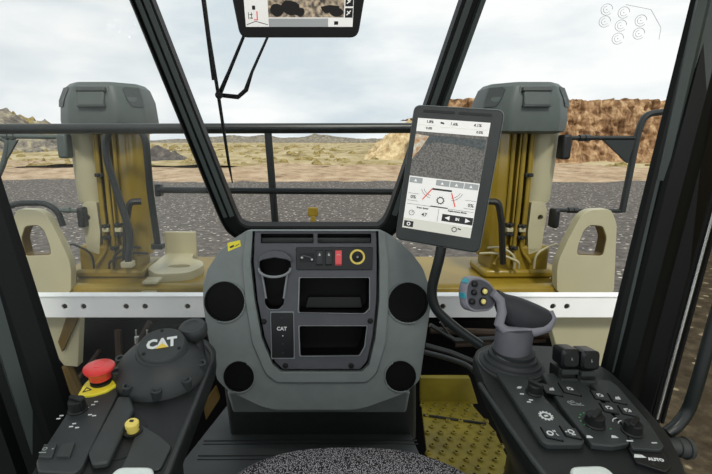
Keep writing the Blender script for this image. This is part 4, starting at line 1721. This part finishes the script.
# upright grip body: curved from boot to palm rest
def ell(c, ax_, ay_, rx, ry, n=24, e=2.0):
    out_ = []
    for k in range(n):
        t_ = 2 * PI * k / n
        c_, s_ = math.cos(t_), math.sin(t_)
        out_.append(c + ax_ * rx * math.copysign(abs(c_) ** (2 / e), c_) + ay_ * ry * math.copysign(abs(s_) ** (2 / e), s_))
    return out_
jd = (js - EYE).dot(V((0, math.cos(PITCH), -math.sin(PITCH))))
m = MB()
X1, Y1 = V((1, 0, 0)), V((0, 1, 0))
m.loft([ell(at(511, 361, d=jd - 0.02), X1, Y1, 0.043, 0.040), ell(at(512, 350, d=jd - 0.02), X1, Y1, 0.047, 0.042), ell(at(514, 334, d=jd - 0.015), X1, Y1, 0.049, 0.044), ell(at(514, 327, d=jd - 0.01), X1, Y1, 0.046, 0.042)])
m.build('stem', 'boot_grey', jb)
# saddle rim: follows the lower outline of the grip
m = MB()
sp_ = [(493, 293), (500, 300), (502, 312), (499, 324), (505, 331), (518, 333), (534, 331), (547, 327), (552, 318), (550, 311)]
rr = [0.010, 0.012, 0.0125, 0.013, 0.015, 0.016, 0.016, 0.015, 0.012, 0.008]
m.tube([at(a, b, d=jd - 0.035 + 0.003 * i) for i, (a, b) in enumerate(sp_)], rr, 14)
m.build('grip_rim', 'grip_rim', jb)
# hand grip, arching up to the left and sloping to the right
m = MB()
sec = [((496, 296), 0.018, 0.020), ((502, 304), 0.030, 0.026), ((510, 310), 0.042, 0.032), ((520, 315), 0.046, 0.036), ((530, 318.5), 0.044, 0.036), ((540, 320), 0.036, 0.032), ((548, 319), 0.022, 0.022)]
dirp = (at(548, 320, d=jd) - at(498, 300, d=jd)).normalized()
upp = V((0, 0, 1))
upp = (upp - dirp * upp.dot(dirp)).normalized()
bk = dirp.cross(upp)
m.loft([ell(at(a, b, d=jd), bk, upp, ry, rx, 22) for (a, b), rx, ry in sec])
m.build('hand_grip', 'grip_dark', jb, sharp=60)
# button head
hc = at(479, 294, d=jd - 0.03)
HF = Frame(hc, (1, 0.35, 0.0), (0.1, 0.25, 1))
m = MB()
hp = [HF.L(a, b) for a, b in ((468, 277), (478, 276), (490, 282), (497, 294), (495, 305), (489, 311), (472, 312), (465, 308), (463, 296), (464, 284))]
hp = rpoly(hp, 0.02, 4)
HF.levels(m, [(scale_poly(hp, 0.75), -0.035), (hp, -0.018), (hp, 0.0), (scale_poly(hp, 0.93), 0.006)])
hd_ = m.build('thumb_head', 'grip_rim', jb, sharp=50)
m = MB()
HF.prism(m, scale_poly(hp, 0.84), 0.005, 0.0075)
m.build('head_face', 'boot_grey', jb)
for (a, b, mt, r_) in ((472, 283.5, 'gloss_black', 0.0085), (471.5, 292, 'gloss_black', 0.008), (469.5, 301, 'gloss_black', 0.0085), (482, 291, 'button_yellow', 0.0072), (480.5, 301, 'button_yellow', 0.0072)):
    m = MB()
    u, v = HF.L(a, b)
    HF.lathe(m, u, v, [(r_, 0.006), (r_ * 0.95, 0.014), (r_ * 0.6, 0.016), (0.001, 0.0165)], 18)
    m.build('thumb_button', mt, jb)
for (a, b, r_) in ((482, 291, 0.011), (480.5, 301, 0.011)):
    m = MB()
    u, v = HF.L(a, b)
    HF.ring(m, u, v, r_ * 0.72, r_, 0.006, 0.011, 18)
    m.build('button_collar', 'black', jb)
for (p_, q_) in (((465, 283), (467, 279)), ((463.5, 293), (464, 298))):
    m = MB()
    HF.bar(m, HF.L(*p_), HF.L(*q_), 0.006, -0.012, 0.006)
    m.build('side_button', 'teal', jb)

# hoses on the floor right of dashboard
m = MB()
m.tube([at(a, b, d=1.75) for a, b in ((424, 352), (448, 358), (470, 366), (480, 380))], 0.010, 10, smooth=0.05)
tag(m.build('hose', 'charcoal'), 'dark hose running from dashboard side toward the right console', 'hose')

# ================================================================== PORTRAIT DISPLAY
TL, TR, BR, BL = at(413, 105, d=1.12), at(500, 110, d=1.04), at(483, 254, d=1.10), at(396, 239, d=1.18)
o_ = (TL + TR + BR + BL) / 4
SD = Frame(o_, ((TR - TL) + (BR - BL)), ((TL - BL) + (TR - BR)))
W_, H_ = ((TR - TL).length + (BR - BL).length) / 2, ((TL - BL).length + (TR - BR).length) / 2
sdp = thing('portrait_display', 'tall black portrait display showing road camera picture and gauges', 'display', tuple(o_))
m = MB()
case = rrect(0, 0, W_, H_, 0.018, 5)
SD.levels(m, [(scale_poly(case, 0.9), -0.035), (scale_poly(case, 0.98), -0.028), (case, -0.02), (case, -0.003), (scale_poly(case, 0.985), 0.0)])
m.build('case', 'console_top', sdp, sharp=30)
m = MB()
SD.plate(m, scale_poly(case, 1.012), [scale_poly(case, 0.99)], -0.022, -0.008)
m.build('case_edge', 'grey_shell', sdp)
m = MB()
for s_ in (-1, 1):
    SD.prism(m, rrect(s_ * W_ * 0.20 + 0.0, H_ * 0.463, W_ * 0.36, 0.006, 0.003), 0.0, 0.0015)
m.build('top_slots', 'gloss_black', sdp)
# screen corners in the photo
S = lambda a, b: SD.L(a, b)
# screen area in local metres: u0..u1, v0..v1
sTL, sTR, sBR, sBL = S(417.5, 118), S(487.5, 122.5), S(473, 240), S(403, 226)
su0, su1 = (sTL[0] + sBL[0]) / 2, (sTR[0] + sBR[0]) / 2
sv1, sv0 = (sTL[1] + sTR[1]) / 2, (sBL[1] + sBR[1]) / 2
def sc(a, b):
    return (su0 + (su1 - su0) * a, sv1 + (sv0 - sv1) * b)
def sbox(mb, a0, b0, a1, b1, h):
    p, q_ = sc(a0, b1), sc(a1, b0)
    SD.prism(mb, [p, (q_[0], p[1]), q_, (p[0], q_[1])], 0.0, h)
m = MB()
sbox(m, 0, 0, 1, 1, 0.0010)
scr = m.build('screen', 'scr_white', sdp)
scr['label'] = 'bright screen'
def spart(nm, mt, fn):
    m = MB()
    fn(m)
    return m.build(nm, mt, scr)
spart('camera_picture', 'scr_road', lambda m: sbox(m, 0.0, 0.115, 1, 0.515, 0.0014))
spart('camera_horizon', 'scr_road_dark', lambda m: SD.prism(m, [sc(0.05, 0.14), sc(0.98, 0.14), sc(0.98, 0.24), sc(0.86, 0.22), sc(0.70, 0.205), sc(0.30, 0.20), sc(0.17, 0.225)][::-1], 0.0, 0.0018))
spart('camera_roadside', 'scr_rust', lambda m: SD.prism(m, [sc(0.0, 0.14), sc(0.20, 0.15), sc(0.10, 0.27), sc(0.0, 0.36)][::-1], 0.0, 0.0022))
spart('status_bar', 'scr_warm', lambda m: (sbox(m, 0.02, 0.055, 0.30, 0.06, 0.0014), sbox(m, 0.34, 0.062, 0.98, 0.066, 0.0014)))
spart('footer_bar', 'scr_warm', lambda m: sbox(m, 0, 0.905, 1, 1.0, 0.0013))
for a_ in (0.01, 0.40, 0.60, 0.80):
    spart('screen_tab', 'scr_grey', lambda m: sbox(m, a_, 0.525, a_ + 0.19, 0.575, 0.0016))
def writing(m):
    h = 0.0016
    for txt, a, b, sz in (('1.8%', 0.18, 0.027, 0.0095), ('1.6%', 0.52, 0.033, 0.0095), ('4.1%', 0.84, 0.030, 0.0095), ('0.0%', 0.88, 0.086, 0.008), ('0.0%', 0.18, 0.083, 0.008), ('0%', 0.10, 0.705, 0.012), ('0%', 0.93, 0.715, 0.012), ('47', 0.30, 0.855, 0.014), ('Rotor Speed', 0.26, 0.795, 0.0058), ('Replacement Mode', 0.76, 0.785, 0.0058)):
        c = sc(a, b)
        SD.text(m, txt, c[0], c[1], sz, h, bold=0.0002)
spart('screen_numbers', 'scr_dark', writing)


def gauges(m):
    h = 0.0016
    c = sc(0.36, 0.027)
    SD.bar(m, (c[0] - 0.005, c[1]), (c[0] + 0.004, c[1] - 0.002), 0.004, 0.001, h)
    c = sc(0.11, 0.85)
    SD.ring(m, c[0], c[1], 0.006, 0.0072, 0.001, h, 18)
    SD.bar(m, c, (c[0] + 0.003, c[1] + 0.004), 0.0012, 0.001, h)
    for (a, b, e, f) in ((0.02, 0.672, 0.18, 0.672), (0.02, 0.738, 0.18, 0.738), (0.84, 0.672, 0.99, 0.672), (0.84, 0.745, 0.99, 0.745), (0.02, 0.77, 0.98, 0.77), (0.5, 0.78, 0.5, 0.90)):
        SD.bar(m, sc(a, b), sc(e, f), 0.0007, 0.001, h)
    for s_, cx_ in ((1, 0.34), (-1, 0.66)):
        c = sc(cx_ - s_ * -0.03, 0.63)
        SD.arc(m, c[0] , c[1] + 0.012, 0.030, 200 if s_ > 0 else 340, 262 if s_ > 0 else 278, 0.0009, 0.001, h, 8)
        SD.arc(m, c[0] , c[1] + 0.012, 0.024, 200 if s_ > 0 else 340, 262 if s_ > 0 else 278, 0.0009, 0.001, h, 8)
    c = sc(0.50, 0.705)
    SD.gear(m, c[0], c[1], 0.0105, 0.001, h, 10)
    SD.bar(m, sc(0.37, 0.765), sc(0.62, 0.765), 0.0022, 0.001, h)
    SD.bar(m, sc(0.36, 0.61), sc(0.64, 0.61), 0.0045, 0.001, h)
    c = sc(0.76, 0.945)
    SD.gear(m, c[0], c[1], 0.0075, 0.001, h, 9)
    SD.bar(m, (c[0] + 0.008, c[1] + 0.004), (c[0] + 0.016, c[1] + 0.002), 0.003, 0.001, h)
    sbox(m, 0.56, 0.82, 0.995, 0.885, h)
    sbox(m, 0.02, 0.93, 0.16, 0.985, h)
spart('gauge_marks', 'scr_dark', gauges)
def needles(m):
    SD.bar(m, sc(0.24, 0.715), sc(0.36, 0.61), 0.0028, 0.001, 0.0018)
    SD.bar(m, sc(0.64, 0.625), sc(0.72, 0.745), 0.0028, 0.001, 0.0018)
spart('gauge_needles', 'scr_red', needles)
def whites(m):
    h = 0.0021
    SD.prism(m, [sc(0.60, 0.852), sc(0.67, 0.832), sc(0.67, 0.872)], 0.001, h)
    c = sc(0.78, 0.852)
    SD.text(m, 'IN', c[0], c[1], 0.009, h, bold=0.0004)
    SD.prism(m, [sc(0.96, 0.852), sc(0.89, 0.832), sc(0.89, 0.872)], 0.001, h)
    c = sc(0.09, 0.957)
    SD.ring(m, c[0], c[1], 0.0028, 0.005, 0.001, h, 14)
    for a in (0.10, 0.49, 0.69, 0.89):
        c = sc(a, 0.552)
        SD.prism(m, [(c[0] - 0.004, c[1] - 0.003), (c[0] + 0.004, c[1] - 0.003), (c[0], c[1] + 0.004)], 0.001, h)
    for (a, txt) in ((0.78, 'L'),):
        pass
spart('white_icons', 'scr_white', whites)
# support arm down to the right console
m = MB()
apt = [(444, 232, 1.13), (440, 256, 1.14), (431, 290, 1.17), (434, 308, 1.18), (455, 328, 1.19), (480, 345, 1.20)]
m.tube([at(a, b, d=d + 0.02) for a, b, d in apt], 0.0135, 14, smooth=0.06)
m.build('support_arm', 'tube_dark', sdp)
m = MB()
m.tube([SD.P(0.0, -H_ * 0.30, -0.05), SD.P(0.0, -H_ * 0.30, -0.028)], 0.03, 16)
m.build('swivel_mount', 'black', sdp)

# ================================================================== TOP DISPLAY
BLc, BRc = at(240, 38, d=1.0), at(358, 38, d=1.0)
TLc, TRc = at(232, 0, d=0.955), at(362, 0, d=0.955)
o_ = (BLc + BRc) / 2
up_ = (((TLc + TRc) / 2) - o_).normalized()
TF = Frame(o_, (1, 0, 0), up_)
Wt = (BRc - BLc).length
Ht = 0.20
td = thing('landscape_display', 'black landscape display hanging at top showing camera picture', 'display', tuple(TF.P(0, Ht / 2, 0)))
m = MB()
case = rpoly([(-Wt / 2 + 0.0, 0), (Wt / 2 - 0.0, 0), (Wt / 2 + 0.012, Ht * 0.5), (Wt / 2, Ht), (-Wt / 2, Ht), (-Wt / 2 - 0.012, Ht * 0.5)], 0.018, 5)
TF.levels(m, [(scale_poly(case, 0.9), -0.04), (case, -0.025), (case, -0.004), (scale_poly(case, 0.98), 0.0)])
m.build('case', 'black', td, sharp=30)
tl = lambda a, b: TF.L(a, b)
ub = [tl(246, 26.5), tl(352.5, 27)]
u0_, u1_ = ub[0][0], ub[1][0]
v0_ = (ub[0][1] + ub[1][1]) / 2
v1_ = Ht - 0.025
fx = lambda px: u0_ + (u1_ - u0_) * (px - 246) / (352.5 - 246)
fy = lambda py: v0_ + (27 - py) / 440 * 1.0
def tbox(m, a0, y0, a1, y1, h):
    TF.prism(m, [(fx(a0), y0), (fx(a1), y0), (fx(a1), y1), (fx(a0), y1)], 0.0, h)
m = MB()
tbox(m, 246, v0_, 352.5, v1_, 0.001)
ts = m.build('screen', 'scr_white', td)
m = MB()
tbox(m, 269, fy(18.5), 343.5, v1_ - 0.012, 0.0014)
m.build('camera_picture', 'scr_rock', ts)
m = MB()
tbox(m, 269, v0_, 328, fy(19.5), 0.0014)
m.build('grey_bar', 'scr_grey', ts)
m = MB()
for k, (a, b, r0, r1) in enumerate(((278, 12, 7, 6), (291, 10, 9, 7), (300, 14, 5, 4), (330, 11, 10, 4), (336, 14, 7, 4))):
    u, v = fx(a), fy(b)
    pl_ = [(u + r0 / 440 * math.cos(t_ * PI / 6) * (0.8 + 0.3 * random.random()), max(fy(18.4), v + r1 / 440 * math.sin(t_ * PI / 6) * (0.8 + 0.3 * random.random()))) for t_ in range(12)]
    TF.prism(m, pl_, 0.001, 0.0016 + k * 0.0001)
m.build('picture_shapes', 'scr_dark', ts)
m = MB()
for k in range(6):
    y_ = fy(17) + k * 0.0225
    tbox(m, 344.5, y_ - 0.004, 352, y_ + 0.015, 0.0015)
m.build('icon_column', 'scr_dark', ts)
m = MB()
TF.bar(m, (fx(334), fy(23.5)), (fx(338), fy(23.5)), 0.007, 0.001, 0.0016)
for (a, b) in ((250.5, 16), (250.5, 19)):
    TF.bar(m, (fx(a), fy(b)), (fx(a + 3), fy(b)), 0.0015, 0.001, 0.0016)
TF.bar(m, (fx(253.5), fy(10)), (fx(256.5), fy(10)), 0.008, 0.001, 0.0016)
for a0_, a1_, b0_, b1_ in ((247, 256, 25, 22), (256, 268, 22, 25), (249.5, 249.5, 14, 20), (252.5, 252.5, 14, 20)):
    TF.bar(m, (fx(a0_), fy(b0_)), (fx(a1_), fy(b1_)), 0.0012, 0.001, 0.0016)
m.build('screen_marks', 'scr_dark', ts)
m = MB()
TF.bar(m, (fx(258), fy(13)), (fx(258), fy(21)), 0.0022, 0.001, 0.0018)
TF.bar(m, (fx(254.5), fy(20.5)), (fx(258), fy(20.5)), 0.0016, 0.001, 0.0018)
TF.bar(m, (fx(247), fy(3)), (fx(250), fy(-3)), 0.003, 0.001, 0.0018)
TF.bar(m, (fx(250), fy(3)), (fx(247), fy(-1)), 0.002, 0.001, 0.0018)
m.build('red_marks', 'scr_red', ts)
m = MB()
for k in range(6):
    y_ = fy(17) + k * 0.0225
    TF.bar(m, (fx(346), y_ + 0.001), (fx(350), y_ + 0.010), 0.0022, 0.001, 0.0020)
    TF.bar(m, (fx(346.5), y_ + 0.009), (fx(349), y_ + 0.004), 0.0022, 0.001, 0.0020)
m.build('icon_marks', 'scr_white', ts)
m = MB()
m.tube([TF.P(0, Ht * 0.8, -0.03), V((0, 1.12, 1.93))], 0.02, 12)
m.build('hanger', 'black', td)

# ================================================================== WIPER
wp = thing('windscreen_wiper', 'thin black wiper hanging outside the windscreen left of the top display', 'wiper', tuple(at(219, 95, y=1.55)))
wy = lambda a, b, k=0.03: FW.P(*FW.L(a, b, -k), -k)
m = MB()
m.tube([wy(196, -60), wy(203, 0), wy(218, 93), wy(229, 165), wy(232.5, 183)], [0.006, 0.0055, 0.006, 0.005, 0.002], 8)
m.build('blade', 'black', wp)
m = MB()
m.tube([wy(201, -20, 0.028), wy(205, 10, 0.028), wy(214, 80, 0.028)], 0.0075, 6)
m.build('blade_spine', 'black', wp)
for pts, r in (([(262, -20), (243, 38), (229, 72), (220, 93)], [0.005, 0.005, 0.006, 0.008]), ([(290, -20), (268, 36), (252, 72), (246, 90), (238, 97), (219, 95)], [0.004, 0.004, 0.005, 0.008, 0.008, 0.007])):
    m = MB()
    m.tube([wy(a, b, 0.045) for a, b in pts], r, 8)
    m.build('arm', 'black', wp)
m = MB()
m.tube([wy(219, 95, 0.02), wy(219, 95, 0.055)], 0.013, 12)
m.build('pivot', 'black', wp)

# reflection of the joystick buttons, drawn as rings on the right front glass
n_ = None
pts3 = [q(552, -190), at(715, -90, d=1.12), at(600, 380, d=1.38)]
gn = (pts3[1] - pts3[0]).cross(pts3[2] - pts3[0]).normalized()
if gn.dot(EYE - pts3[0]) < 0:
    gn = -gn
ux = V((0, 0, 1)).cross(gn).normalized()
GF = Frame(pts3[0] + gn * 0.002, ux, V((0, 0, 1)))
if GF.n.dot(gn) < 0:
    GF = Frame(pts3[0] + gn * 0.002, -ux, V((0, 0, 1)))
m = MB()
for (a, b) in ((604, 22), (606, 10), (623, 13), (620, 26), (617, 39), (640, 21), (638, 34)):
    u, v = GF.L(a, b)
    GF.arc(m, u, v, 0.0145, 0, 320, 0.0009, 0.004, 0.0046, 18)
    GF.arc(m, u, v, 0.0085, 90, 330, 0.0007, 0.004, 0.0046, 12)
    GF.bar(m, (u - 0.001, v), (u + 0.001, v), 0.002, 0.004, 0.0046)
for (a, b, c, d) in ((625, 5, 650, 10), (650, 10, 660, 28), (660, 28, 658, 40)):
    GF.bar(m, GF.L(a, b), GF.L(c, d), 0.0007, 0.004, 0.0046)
tag(m.build('ring_reflections', 'ring_reflection'), 'seven faint ringed reflections drawn on the upper right front glass', 'painted reflection')

# door grab tube and knob at lower right
dt = thing('door_handle_tube', 'black curved door tube with round knob beyond the right console', 'door handle', tuple(at(665, 430, d=1.0)))
m = MB()
m.tube([at(750, 205, d=0.92), at(712, 330, d=0.96), at(697, 385, d=0.98), at(688, 412, d=1.0), at(676, 427, d=1.0), at(667, 433, d=1.0)], 0.013, 12, smooth=0.05)
m.build('tube', 'tube_dark', dt)
m = MB()
m.tube([at(664, 446, d=0.97), at(676, 447, d=0.97), at(676.5, 447, d=0.97), at(684, 448, d=0.97), at(684.5, 448, d=0.97), at(689, 448.5, d=0.97)], [0.018, 0.018, 0.021, 0.021, 0.024, 0.022], 20)
m.build('knob', 'charcoal', dt)
